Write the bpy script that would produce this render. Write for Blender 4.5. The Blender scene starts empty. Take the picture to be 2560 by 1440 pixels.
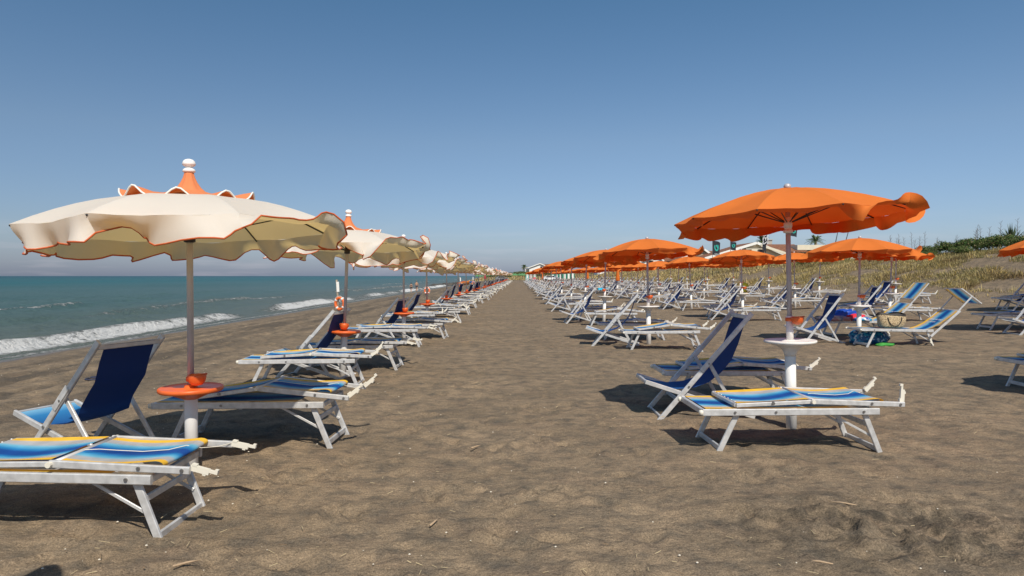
import bpy, math, random
import numpy as np
from mathutils import Vector, Matrix

random.seed(7)
rng = np.random.default_rng(7)
sc = bpy.context.scene
col = sc.collection
R = math.radians

# ------------------------------------------------------------------ camera
cam_d = bpy.data.cameras.new('camera')
cam_d.lens = 24.0
cam_d.sensor_width = 36.0
cam_d.shift_y = -30.0 / 2560.0
cam_d.clip_start = 0.05
cam_d.clip_end = 60000.0
cam = bpy.data.objects.new('camera', cam_d)
cam.location = (0, 0, 1.5)
cam.rotation_euler = (R(90), 0, 0)
col.objects.link(cam)
sc.camera = cam

# ------------------------------------------------------------------ sky and sun
SUN = Vector((0.60, -1.75, 2.08)).normalized()        # towards the sun
elev = math.asin(SUN.z)
azim = math.atan2(SUN.x, SUN.y)
world = bpy.data.worlds.new('World')
sc.world = world
world.use_nodes = True
wn = world.node_tree.nodes
wl = world.node_tree.links
wn.clear()
wo = wn.new('ShaderNodeOutputWorld')
wb = wn.new('ShaderNodeBackground')
sky = wn.new('ShaderNodeTexSky')
sky.sky_type = 'NISHITA'
sky.sun_disc = False
sky.sun_elevation = elev
sky.sun_rotation = -azim            # the node turns the other way: this puts its sun where the lamp is
sky.altitude = 0
sky.air_density = 1.0
sky.dust_density = 0.75
sky.ozone_density = 9.0
wb.inputs['Strength'].default_value = 0.120
# even colour grade of the whole dome by elevation, and faint cirrus low over the horizon
wtc = wn.new('ShaderNodeTexCoord'); wsep = wn.new('ShaderNodeSeparateXYZ'); wl.new(wtc.outputs['Generated'], wsep.inputs[0])
gr = wn.new('ShaderNodeValToRGB'); ge = gr.color_ramp.elements
ge[0].position = 0.0; ge[0].color = (.57, .56, .71, 1); ge[1].position = .40; ge[1].color = (.63, .72, .64, 1)
for ps, c in ((.05, (.73, .655, .665, 1)), (.19, (.86, .735, .635, 1))):
    q = ge.new(ps); q.color = c
wl.new(wsep.outputs[2], gr.inputs[0])
tint = wn.new('ShaderNodeMix'); tint.data_type = 'RGBA'; tint.blend_type = 'MULTIPLY'; tint.inputs[0].default_value = 1.0
wl.new(sky.outputs[0], tint.inputs[6]); wl.new(gr.outputs[0], tint.inputs[7])
wmp = wn.new('ShaderNodeMapping'); wmp.inputs['Scale'].default_value = (5, 5, 45); wl.new(wtc.outputs['Generated'], wmp.inputs[0])
wnz = wn.new('ShaderNodeTexNoise'); wnz.inputs['Scale'].default_value = 1.6; wnz.inputs['Detail'].default_value = 6; wl.new(wmp.outputs[0], wnz.inputs['Vector'])
def wramp(src, a, b, lo, hi):
    r = wn.new('ShaderNodeMapRange'); r.inputs[1].default_value = a; r.inputs[2].default_value = b; r.inputs[3].default_value = lo; r.inputs[4].default_value = hi
    wl.new(src, r.inputs[0]); return r.outputs[0]
wm1 = wn.new('ShaderNodeMath'); wm1.operation = 'MULTIPLY'
wl.new(wramp(wnz.outputs['Fac'], .52, .72, 0, .16), wm1.inputs[0]); wl.new(wramp(wsep.outputs[2], .02, .085, 1, 0), wm1.inputs[1])
cir = wn.new('ShaderNodeMix'); cir.data_type = 'RGBA'; cir.inputs[7].default_value = (6.2, 5.6, 5.9, 1)
wl.new(wm1.outputs[0], cir.inputs[0]); wl.new(tint.outputs[2], cir.inputs[6])
wl.new(cir.outputs[2], wb.inputs['Color'])
wl.new(wb.outputs[0], wo.inputs['Surface'])

sun_d = bpy.data.lights.new('sun', 'SUN')
sun_d.energy = 4.0
sun_d.angle = R(0.53)
sun_d.color = (1.0, 0.93, 0.82)
sun = bpy.data.objects.new('sun', sun_d)
sun.rotation_euler = SUN.to_track_quat('Z', 'Y').to_euler()
sun.location = (10, -30, 40)
col.objects.link(sun)

sc.view_settings.view_transform = 'Standard'
sc.view_settings.look = 'None'
sc.view_settings.exposure = 0.28
sc.view_settings.gamma = 1.0
sc.view_settings.use_curve_mapping = False
sc.cycles.max_bounces = 6
sc.cycles.transparent_max_bounces = 6
sc.cycles.use_denoising = True

# ------------------------------------------------------------------ noise
def _h(ix, iy, s):
    n = (ix.astype(np.int64) * 374761393 + iy.astype(np.int64) * 668265263 + s * 974634777) & 0x7fffffff
    n = ((n ^ (n >> 13)) * 1274126177) & 0x7fffffff
    n = n ^ (n >> 16)
    return (n & 0xffff) / 65535.0

def vn(x, y, s=0):
    x = np.asarray(x, float); y = np.asarray(y, float)
    ix = np.floor(x); iy = np.floor(y)
    fx = x - ix; fy = y - iy
    fx = fx * fx * fx * (fx * (fx * 6 - 15) + 10); fy = fy * fy * fy * (fy * (fy * 6 - 15) + 10)
    a = _h(ix, iy, s); b = _h(ix + 1, iy, s); c = _h(ix, iy + 1, s); d = _h(ix + 1, iy + 1, s)
    return (a * (1 - fx) + b * fx) * (1 - fy) + (c * (1 - fx) + d * fx) * fy * 1.0 - 0.5

def fbm(x, y, s=0, o=4):
    t = 0; a = 1.0
    for k in range(o):
        c, sn = math.cos(k * 1.1 + .3), math.sin(k * 1.1 + .3)
        t = t + a * vn((x * c - y * sn) * 2 ** k, (x * sn + y * c) * 2 ** k, s + k * 17)
        a *= .5
    return t

def sst(a, b, x):
    t = np.clip((np.asarray(x, float) - a) / (b - a), 0, 1)
    return t * t * (3 - 2 * t)

SEA_Z = -0.80
def zg_base(X, Y):
    X = np.asarray(X, float); Y = np.asarray(Y, float)
    z = np.zeros(np.broadcast(X, Y).shape)
    t = np.clip((-5 - X) / 9.0, 0, None)
    z = z - 0.8 * np.where(t < 1, t * t * (1.6 - .6 * t), 1 + (t - 1) * 1.3)
    z = np.maximum(z, -6)
    r = np.clip((X - 6) / 10.6, 0, 1.35)
    z = z + 0.33 * r * r
    foot = 20.0 + 1.6 * vn(Y * .07, Y * 0 + 3.3, 5) + 1.0 * vn(Y * .21, Y * 0 + 8.3, 6)
    d = sst(0, 11.5, X - foot)
    hgt = 2.75 + 0.5 * vn(Y * .05, Y * 0 + 1.3, 9) * 2 - .5 * sst(110, 230, Y)
    z = z + d * (hgt - 0.4)
    hd = sst(225, 300, Y) * sst(-24, -8, X)
    z = np.where(X < 21, z + hd * 1.6 * (1 - .0 * X), z)
    return z

def zg(x, y):
    return float(zg_base(np.array([x]), np.array([y]))[0])

# ------------------------------------------------------------------ materials
MATS = {}
def mat(name, base=(.8, .8, .8), rough=.6, metal=0.0, spec=.5, trans=None, tcol=None, bump=None, noise=None, coat=0):
    """plain procedural material: colour + optional noise variation, bump and translucency"""
    if name in MATS: return MATS[name]
    m = bpy.data.materials.new(name); m.use_nodes = True
    n = m.node_tree.nodes; l = m.node_tree.links
    p = n['Principled BSDF']
    p.inputs['Roughness'].default_value = rough
    p.inputs['Metallic'].default_value = metal
    p.inputs['Specular IOR Level'].default_value = spec
    p.inputs['Coat Weight'].default_value = coat
    c = (*base, 1)
    p.inputs['Base Color'].default_value = c
    tc = n.new('ShaderNodeTexCoord')
    if noise:
        scale, amt = noise
        t = n.new('ShaderNodeTexNoise'); t.inputs['Scale'].default_value = scale; t.inputs['Detail'].default_value = 5
        l.new(tc.outputs['Object'], t.inputs['Vector'])
        mr = n.new('ShaderNodeMapRange'); mr.inputs[1].default_value = .3; mr.inputs[2].default_value = .7
        mr.inputs[3].default_value = 1 - amt; mr.inputs[4].default_value = 1 + amt * .6
        l.new(t.outputs['Fac'], mr.inputs[0])
        mx = n.new('ShaderNodeMix'); mx.data_type = 'RGBA'; mx.blend_type = 'MULTIPLY'; mx.inputs[0].default_value = 1
        mx.inputs[6].default_value = c
        l.new(mr.outputs[0], mx.inputs[7])
        l.new(mx.outputs[2], p.inputs['Base Color'])
    if bump:
        scale, st, dist = bump
        t = n.new('ShaderNodeTexNoise'); t.inputs['Scale'].default_value = scale; t.inputs['Detail'].default_value = 4
        l.new(tc.outputs['Object'], t.inputs['Vector'])
        b = n.new('ShaderNodeBump'); b.inputs['Strength'].default_value = st; b.inputs['Distance'].default_value = dist
        l.new(t.outputs['Fac'], b.inputs['Height'])
        l.new(b.outputs[0], p.inputs['Normal'])
    if trans:
        o = n['Material Output']
        tr = n.new('ShaderNodeBsdfTranslucent'); tr.inputs['Color'].default_value = (*(tcol or base), 1)
        ms = n.new('ShaderNodeMixShader'); ms.inputs[0].default_value = trans
        l.new(p.outputs[0], ms.inputs[1]); l.new(tr.outputs[0], ms.inputs[2]); l.new(ms.outputs[0], o.inputs['Surface'])
    MATS[name] = m
    return m

ALU = mat('aluminium', (.60, .597, .59), .42, .3, noise=(16, .22))
ALU_D = mat('worn_aluminium', (.60, .60, .60), .45, .45, noise=(14, .15))
STEEL = mat('grey_pole', (.46, .45, .47), .42, .12, noise=(6, .1))
WPVC = mat('white_pvc', (.78, .76, .73), .5, noise=(5, .1))
WPLA = mat('white_plastic', (.80, .78, .73), .45, noise=(18, .08))
CLIP = mat('ivory_plastic', (.72, .68, .58), .5)
ORPLA = mat('orange_plastic', (.72, .13, .025), .38, noise=(9, .12))
BLACK = mat('dark_plastic', (.03, .028, .03), .5)
BOLT = mat('bolt_steel', (.30, .29, .28), .4, .8)
RIBM = mat('dark_rib', (.035, .03, .03), .5, .3)
CREAM = mat('cream_canvas', (.86, .82, .75), .85, spec=.15, trans=.40, tcol=(.97, .68, .24), bump=(60, .15, .004), noise=(2.2, .05))
ORANGE = mat('orange_canvas', (.77, .21, .038), .8, spec=.2, trans=.27, tcol=(.85, .065, .004), bump=(60, .15, .004), noise=(2.5, .08))
CAPOR = mat('orange_cap_canvas', (.80, .27, .11), .85, spec=.15, trans=.2, tcol=(.8, .15, .02), noise=(6, .06))
PIPE = mat('orange_piping', (.52, .10, .02), .7)
PIPEW = mat('white_piping', (.82, .78, .70), .7)
FINI = mat('white_finial', (.82, .80, .76), .4)
STRING = mat('string', (.7, .65, .55), .8)
PINK = mat('rope_white', (.75, .7, .62), .8)

def stripe_mat():
    m = bpy.data.materials.new('striped_mesh_fabric'); m.use_nodes = True
    n = m.node_tree.nodes; l = m.node_tree.links; p = n['Principled BSDF']
    uv = n.new('ShaderNodeUVMap')
    sp = n.new('ShaderNodeSeparateXYZ'); l.new(uv.outputs[0], sp.inputs[0])
    cr = n.new('ShaderNodeValToRGB'); e = cr.color_ramp.elements
    Yl = (.90, .54, .05, 1); G = (.47, .47, .48, 1); LB = (.15, .48, .68, 1); MB_ = (.02, .23, .53, 1); DB = (.008, .075, .33, 1)
    stops = [(0, Yl), (.09, Yl), (.115, G), (.20, G), (.27, LB), (.36, MB_), (.44, DB), (.56, DB), (.64, MB_), (.73, LB), (.80, G), (.885, G), (.91, Yl), (1, Yl)]
    e[0].position = 0; e[0].color = Yl; e[1].position = 1; e[1].color = Yl
    for ps, c in stops[1:-1]:
        q = e.new(ps); q.color = c
    l.new(sp.outputs[0], cr.inputs[0])
    nz = n.new('ShaderNodeTexNoise'); nz.inputs['Scale'].default_value = 8
    tc = n.new('ShaderNodeTexCoord'); l.new(tc.outputs['Object'], nz.inputs['Vector'])
    mr = n.new('ShaderNodeMapRange'); mr.inputs[1].default_value = .3; mr.inputs[2].default_value = .7; mr.inputs[3].default_value = .85; mr.inputs[4].default_value = 1.1
    l.new(nz.outputs[0], mr.inputs[0])
    mx = n.new('ShaderNodeMix'); mx.data_type = 'RGBA'; mx.blend_type = 'MULTIPLY'; mx.inputs[0].default_value = 1
    l.new(cr.outputs[0], mx.inputs[6]); l.new(mr.outputs[0], mx.inputs[7])
    l.new(mx.outputs[2], p.inputs['Base Color'])
    wv = n.new('ShaderNodeTexWave'); wv.inputs['Scale'].default_value = 90; wv.bands_direction = 'Y'
    l.new(tc.outputs['Object'], wv.inputs['Vector'])
    b = n.new('ShaderNodeBump'); b.inputs['Strength'].default_value = .2; b.inputs['Distance'].default_value = .002
    l.new(wv.outputs[0], b.inputs['Height']); l.new(b.outputs[0], p.inputs['Normal'])
    p.inputs['Roughness'].default_value = .65; p.inputs['Specular IOR Level'].default_value = .3
    tr = n.new('ShaderNodeBsdfTranslucent'); l.new(mx.outputs[2], tr.inputs[0])
    ms = n.new('ShaderNodeMixShader'); ms.inputs[0].default_value = .2
    l.new(p.outputs[0], ms.inputs[1]); l.new(tr.outputs[0], ms.inputs[2]); l.new(ms.outputs[0], n['Material Output'].inputs['Surface'])
    return m
STRIPE = stripe_mat()

def navy_mat():
    m = bpy.data.materials.new('navy_mesh_fabric'); m.use_nodes = True
    n = m.node_tree.nodes; l = m.node_tree.links; p = n['Principled BSDF']
    uv = n.new('ShaderNodeUVMap'); sp = n.new('ShaderNodeSeparateXYZ'); l.new(uv.outputs[0], sp.inputs[0])
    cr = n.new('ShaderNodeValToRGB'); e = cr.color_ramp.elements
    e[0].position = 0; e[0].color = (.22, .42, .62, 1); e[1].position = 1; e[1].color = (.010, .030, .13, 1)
    for ps, c in ((.05, (.16, .40, .62, 1)), (.14, (.03, .20, .46, 1)), (.34, (.012, .085, .30, 1)), (.6, (.010, .040, .17, 1))):  # navy back brightens to blue: sun on the seat is put into the colour
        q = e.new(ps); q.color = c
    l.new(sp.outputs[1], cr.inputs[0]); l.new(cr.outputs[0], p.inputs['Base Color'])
    p.inputs['Roughness'].default_value = .7; p.inputs['Specular IOR Level'].default_value = .25
    tr = n.new('ShaderNodeBsdfTranslucent'); l.new(cr.outputs[0], tr.inputs[0])
    ms = n.new('ShaderNodeMixShader'); ms.inputs[0].default_value = .16
    l.new(p.outputs[0], ms.inputs[1]); l.new(tr.outputs[0], ms.inputs[2]); l.new(ms.outputs[0], n['Material Output'].inputs['Surface'])
    return m
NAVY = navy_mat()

# ------------------------------------------------------------------ mesh builder
class MB:
    def __init__(s): s.v = []; s.f = []; s.uv = {}; s.mi = []; s.cur = 0
    def add(s, vs, fs, uvs=None):
        o = len(s.v); s.v += [tuple(p) for p in vs]
        if uvs:
            for i, q in enumerate(uvs): s.uv[o + i] = q
        s.f += [tuple(o + i for i in f) for f in fs]; s.mi += [s.cur] * len(fs)
        return s
    def box(s, c, d):
        x, y, z = c; a, b, e = d[0] / 2, d[1] / 2, d[2] / 2
        vs = [(x + i * a, y + j * b, z + k * e) for k in (-1, 1) for i, j in ((-1, -1), (1, -1), (1, 1), (-1, 1))]
        return s.add(vs, [(3, 2, 1, 0), (4, 5, 6, 7), (0, 1, 5, 4), (1, 2, 6, 5), (2, 3, 7, 6), (3, 0, 4, 7)])
    def bar(s, p, q, w, h, ch=.18):
        """chamfered rectangular beam from p to q; w across (horizontal), h the other way"""
        p = Vector(p); q = Vector(q); d = (q - p).normalized()
        up = Vector((0, 0, 1)) if abs(d.z) < .95 else Vector((1, 0, 0))
        sx = d.cross(up).normalized(); sy = sx.cross(d).normalized()
        c = min(w, h) * ch; a, b = w / 2, h / 2
        pr = [(-a + c, -b), (a - c, -b), (a, -b + c), (a, b - c), (a - c, b), (-a + c, b), (-a, b - c), (-a, -b + c)]
        vs = [o + sx * x + sy * y for o in (p, q) for x, y in pr]
        fs = [(i, i + 8, (i + 1) % 8 + 8, (i + 1) % 8) for i in range(8)] + [tuple(range(8)), tuple(range(15, 7, -1))]
        return s.add(vs, fs)
    def tube(s, pts, r, n=8, cap=True, rs=None):
        pts = [Vector(p) for p in pts]; m = len(pts); prev = None; vs = []
        for i, p in enumerate(pts):
            d = (pts[min(i + 1, m - 1)] - pts[max(i - 1, 0)])
            d = d.normalized() if d.length > 1e-9 else Vector((0, 0, 1))
            if prev is None:
                up = Vector((0, 0, 1)) if abs(d.z) < .9 else Vector((1, 0, 0))
                sx = d.cross(up).normalized()
            else:
                sx = (prev - d * prev.dot(d)).normalized()
            prev = sx; sy = sx.cross(d)
            rr = rs[i] if rs else r
            vs += [p + (sx * math.cos(t) + sy * math.sin(t)) * rr for t in [2 * math.pi * k / n for k in range(n)]]
        fs = [(i * n + k, (i + 1) * n + k, (i + 1) * n + (k + 1) % n, i * n + (k + 1) % n) for i in range(m - 1) for k in range(n)]
        if cap: fs += [tuple(range(n)), tuple(range(m * n - 1, (m - 1) * n - 1, -1))]
        return s.add(vs, fs)
    def lathe(s, pr, n=20, c=(0, 0, 0), fold=None):
        """pr: list of (radius, z); fold(k, i) optional radius multiplier"""
        vs = []
        for i, (r, z) in enumerate(pr):
            for k in range(n):
                t = 2 * math.pi * k / n; q = r * (fold(k, i) if fold else 1)
                vs.append((c[0] + q * math.cos(t), c[1] + q * math.sin(t), c[2] + z))
        m = len(pr)
        fs = [(i * n + k, i * n + (k + 1) % n, (i + 1) * n + (k + 1) % n, (i + 1) * n + k) for i in range(m - 1) for k in range(n)]
        fs += [tuple(range(n - 1, -1, -1)), tuple(range((m - 1) * n, m * n))]
        return s.add(vs, fs)
    def sheet(s, rows, uv=None):
        """rows: list of lists of points"""
        m, n = len(rows), len(rows[0])
        vs = [p for r in rows for p in r]
        uvs = [(j / (n - 1), i / (m - 1)) for i in range(m) for j in range(n)] if uv is None else [q for r in uv for q in r]
        fs = [(i * n + j, i * n + j + 1, (i + 1) * n + j + 1, (i + 1) * n + j) for i in range(m - 1) for j in range(n - 1)]
        return s.add(vs, fs, uvs)
    def prism(s, poly, y0, y1):
        """poly in (x, z), extruded along y"""
        n = len(poly)
        vs = [(x, y0, z) for x, z in poly] + [(x, y1, z) for x, z in poly]
        fs = [(i, (i + 1) % n, (i + 1) % n + n, i + n) for i in range(n)] + [tuple(range(n - 1, -1, -1)), tuple(range(n, 2 * n))]
        return s.add(vs, fs)
    def mesh(s, name, m, smooth=False):
        me = bpy.data.meshes.new(name)
        me.from_pydata(s.v, [], s.f)
        if s.uv:
            u = me.uv_layers.new(name='UVMap')
            idx = np.empty(len(me.loops), np.int32); me.loops.foreach_get('vertex_index', idx)
            a = np.zeros((len(s.v), 2))
            for k, q in s.uv.items(): a[k] = q
            u.data.foreach_set('uv', a[idx].ravel())
        for q in (m if isinstance(m, (list, tuple)) else [m]): me.materials.append(q)
        if isinstance(m, (list, tuple)): me.polygons.foreach_set('material_index', np.array(s.mi, np.int32))
        if smooth: me.polygons.foreach_set('use_smooth', np.ones(len(me.polygons), bool))
        me.update()
        return me

def tag(o, label=None, cat=None, group=None, kind=None):
    if label: o['label'] = label
    if cat: o['category'] = cat
    if group: o['group'] = group
    if kind: o['kind'] = kind
    return o

def link(name, data, parent=None, loc=None, rz=0):
    o = bpy.data.objects.new(name, data); col.objects.link(o)
    if parent is not None: o.parent = parent
    if loc is not None: o.location = loc
    if rz: o.rotation_euler.z = rz
    return o

def place(proto, name, loc, rz, label, cat, group=None, rot=None, scale=None, skip=()):
    """one individual: an Empty plus copies of every part and sub-part (mesh data shared)"""
    root = link(name, None, None, loc, rz)
    root.empty_display_size = .1
    if rot: root.rotation_euler = (rot[0], rot[1], rz)
    if scale: root.scale = (scale,) * 3
    tag(root, label, cat, group)
    for pn, me, subs in proto:
        if pn in skip: continue
        p = link(pn, me, root)
        for sn, sm in subs: link(sn, sm, p)
    return root

def bigmesh(name, V, F, m, smooth=True, cols=None):
    me = bpy.data.meshes.new(name)
    V = np.asarray(V, np.float32); F = np.asarray(F, np.int32)
    k = F.shape[1]
    me.vertices.add(len(V)); me.vertices.foreach_set('co', V.ravel())
    me.loops.add(F.size); me.loops.foreach_set('vertex_index', F.ravel())
    me.polygons.add(len(F)); me.polygons.foreach_set('loop_start', np.arange(0, F.size, k, dtype=np.int32))
    me.polygons.foreach_set('loop_total', np.full(len(F), k, np.int32))
    if smooth: me.polygons.foreach_set('use_smooth', np.ones(len(F), bool))
    me.materials.append(m)
    if cols is not None:
        a = me.color_attributes.new('Col', 'FLOAT_COLOR', 'POINT')
        a.data.foreach_set('color', np.asarray(cols, np.float32).ravel())
    me.update(calc_edges=True)
    return me

def gridfaces(nx, ny):
    i = np.arange(ny - 1)[:, None]; j = np.arange(nx - 1)[None, :]
    a = (i * nx + j).ravel()
    return np.stack([a, a + 1, a + nx + 1, a + nx], 1)

def segs(*parts):
    out = []
    for a, b, st in parts: out += list(np.arange(a, b, st))
    return np.array(out + [parts[-1][1]])

# ------------------------------------------------------------------ sand
def sand_mat():
    m = bpy.data.materials.new('volcanic_sand'); m.use_nodes = True
    n = m.node_tree.nodes; l = m.node_tree.links; p = n['Principled BSDF']
    g = n.new('ShaderNodeNewGeometry')
    def noise(scale, detail=4, rough=.6, vec=None):
        t = n.new('ShaderNodeTexNoise'); t.inputs['Scale'].default_value = scale; t.inputs['Detail'].default_value = detail
        t.inputs['Roughness'].default_value = rough
        l.new(vec or g.outputs['Position'], t.inputs['Vector']); return t.outputs['Fac']
    def ramp(src, a, b, lo=0., hi=1.):
        r = n.new('ShaderNodeMapRange'); r.inputs[1].default_value = a; r.inputs[2].default_value = b
        r.inputs[3].default_value = lo; r.inputs[4].default_value = hi; l.new(src, r.inputs[0]); return r.outputs[0]
    def mixc(f, a, b, mode='MIX'):
        x = n.new('ShaderNodeMix'); x.data_type = 'RGBA'; x.blend_type = mode
        if isinstance(f, float): x.inputs[0].default_value = f
        else: l.new(f, x.inputs[0])
        for sock, q in ((x.inputs[6], a), (x.inputs[7], b)):
            if isinstance(q, tuple): sock.default_value = (*q, 1)
            else: l.new(q, sock)
        return x.outputs[2]
    def math_(op, a, b):
        x = n.new('ShaderNodeMath'); x.operation = op
        for sock, q in ((x.inputs[0], a), (x.inputs[1], b)):
            if isinstance(q, (int, float)): sock.default_value = q
            else: l.new(q, sock)
        return x.outputs[0]
    sx = n.new('ShaderNodeSeparateXYZ'); l.new(g.outputs['Position'], sx.inputs[0])
    X = sx.outputs[0]
    base = mixc(ramp(noise(.9, 5), .35, .65), (.276, .209, .141), (.197, .151, .103))
    base = mixc(ramp(noise(4.5, 5, .65), .42, .68), base, (.112, .095, .075))
    base = mixc(ramp(noise(2.3, 3), .5, .75, 0, .35), base, (.22, .155, .108))
    # strip of darker coarse sand churned by wheels on the sea side, running along the shore
    mp = n.new('ShaderNodeMapping'); mp.inputs['Scale'].default_value = (1.0, .12, 1); l.new(g.outputs['Position'], mp.inputs[0])
    streak = noise(1.3, 6, .65, mp.outputs[0])
    band = math_('MULTIPLY', ramp(X, -4.2, -5.6), ramp(X, -12.5, -9.0))
    dk = math_('MULTIPLY', band, ramp(streak, .44, .60))
    base = mixc(math_('MULTIPLY', dk, .75), base, (.070, .060, .050))
    # damp dark sand kicked up in the right foreground
    dx = math_('MULTIPLY', math_('SUBTRACT', X, 2.45), .85); dy = math_('MULTIPLY', math_('SUBTRACT', sx.outputs[1], 4.0), 1.5)
    rr = math_('ADD', math_('MULTIPLY', dx, dx), math_('MULTIPLY', dy, dy))
    dk2 = math_('MULTIPLY', ramp(rr, 1.7, .2), ramp(noise(6, 6, .7), .40, .60))
    base = mixc(math_('MULTIPLY', dk2, .8), base, (.050, .043, .034))
    # grains
    grain = noise(120, 3, .75)
    base = mixc(1.0, base, mixc(ramp(grain, .30, .72), (.42, .42, .42), (1.62, 1.58, 1.5)), 'MULTIPLY')
    grain2 = noise(38, 3, .7)
    base = mixc(1.0, base, mixc(ramp(grain2, .3, .7), (.82, .82, .82), (1.16, 1.16, 1.16)), 'MULTIPLY')
    vor = n.new('ShaderNodeTexVoronoi'); vor.inputs['Scale'].default_value = 26; l.new(g.outputs['Position'], vor.inputs['Vector'])
    fleck = ramp(vor.outputs['Distance'], .045, .075, 1, 0)
    wc = n.new('ShaderNodeSeparateColor'); l.new(vor.outputs['Color'], wc.inputs[0])
    fleck = math_('MULTIPLY', fleck, ramp(wc.outputs[0], .93, .95))
    base = mixc(fleck, base, (.62, .56, .46))
    # wet sand along the water's edge
    wob = math_('ADD', X, ramp(noise(.25, 3), .3, .7, -1.1, 1.1))
    wet = ramp(wob, -11.9, -13.2)
    base = mixc(math_('MULTIPLY', wet, .55), base, (.080, .063, .047))
    l.new(base, p.inputs['Base Color'])
    rg = ramp(wet, 0, 1, .95, .30); l.new(rg, p.inputs['Roughness'])
    p.inputs['Specular IOR Level'].default_value = .2
    # relief
    mp2 = n.new('ShaderNodeMapping'); mp2.inputs['Rotation'].default_value = (0, 0, .5); mp2.inputs['Scale'].default_value = (1, 1.5, 1); l.new(g.outputs['Position'], mp2.inputs[0])
    h1 = noise(6.5, 6, .62, mp2.outputs[0]); h2 = noise(22, 4, .65); h3 = noise(160, 2)
    hh = math_('ADD', math_('ADD', math_('MULTIPLY', h1, 1.0), math_('MULTIPLY', h2, .35)), math_('MULTIPLY', h3, .05))
    b = n.new('ShaderNodeBump'); b.inputs['Strength'].default_value = .8; b.inputs['Distance'].default_value = .045
    l.new(hh, b.inputs['Height']); l.new(b.outputs[0], p.inputs['Normal'])
    return m
SAND = sand_mat()

def build_sand():
    xs = segs((-60, -30, 3), (-30, -20, .5), (-20, -9, .11), (-9, -4, .055), (-4, 4, .032), (4, 9, .05), (9, 20, .13), (20, 42, .4), (42, 120, 4), (120, 600, 40))
    ys = list(np.arange(-40, 1.5, 4.0))
    y = 1.5
    while y < 330: ys.append(y); y += max(.03, .0085 * y)
    ys += list(np.geomspace(335, 3000, 30)); ys = np.array(ys)
    X, Y = np.meshgrid(xs, ys)
    Z = zg_base(X, Y)
    near = np.exp(-np.maximum(Y - 2, 0) / 38.0)
    onland = sst(-15, -12.5, X)
    # trampled relief: soft hollows, wind drift and footprints
    big = fbm(X * .55, Y * .55, 1, 3) * .05
    mid = fbm(X * 1.9 + .4 * Y, Y * 2.6, 2, 3) * .040
    rid = (np.abs(fbm(X * 2.6, Y * 3.2, 3, 2)) - .2) * -.035
    small = fbm(X * 7.5 + 1.2 * Y, Y * 9, 4, 2) * .012
    calm = .42 + .50 * sst(.9, 2.6, np.abs(X - .1))
    Z += (big * .6 + (mid + rid + small) * near * calm) * onland * (1 - .5 * sst(18, 22, X))
    # churned patch in the right foreground
    pt = np.exp(-(((X - 2.35) / .95) ** 2 + ((Y - 4.0) / .55) ** 2))
    Z += pt * (np.maximum(fbm(X * 8, Y * 10, 21, 3), -.12) * .15 + fbm(X * 3.5, Y * 4.5, 22, 2) * .05)
    # wheel ruts parallel to the shore
    rut = 0
    for x0, a in ((-5.6, .03), (-6.4, .035), (-7.5, .03), (-8.2, .035), (-9.4, .02), (-10.2, .02)):
        xx = x0 + .5 * vn(Y * .06, Y * 0 + x0, 31)
        rut = rut - a * np.exp(-((X - xx) / .13) ** 2) + a * .7 * np.exp(-((np.abs(X - xx) - .26) / .1) ** 2)
    Z += rut * np.exp(-Y / 90)
    Z += sst(-5, -6.5, X) * sst(-12, -9.5, X) * near * fbm(X * 5, Y * 4, 33, 3) * .05
    # foot prints as shallow dents
    r2 = np.random.default_rng(3)
    for _ in range(520):
        yy = r2.uniform(2.6, 16); xx = r2.uniform(-.62, .62) * max(4.5, yy * .9); a = r2.uniform(0, 3.14); ln = r2.uniform(.09, .14)
        ix0, ix1 = np.searchsorted(xs, (xx - .35, xx + .35)); iy0, iy1 = np.searchsorted(ys, (yy - .35, yy + .35))
        px = X[iy0:iy1, ix0:ix1] - xx; py = Y[iy0:iy1, ix0:ix1] - yy
        u = px * math.cos(a) + py * math.sin(a); w = -px * math.sin(a) + py * math.cos(a)
        q = (u / ln) ** 2 + (w / (ln * .5)) ** 2
        dp = r2.uniform(.012, .028)
        Z[iy0:iy1, ix0:ix1] += -dp * np.exp(-q * q) + dp * .5 * np.exp(-((np.sqrt(q) - 1.5) / .35) ** 2)
    V = np.stack([X.ravel(), Y.ravel(), Z.ravel()], 1)
    me = bigmesh('beach_sand', V, gridfaces(len(xs), len(ys)), SAND)
    tag(link('beach_sand', me), kind='structure')
build_sand()

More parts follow.
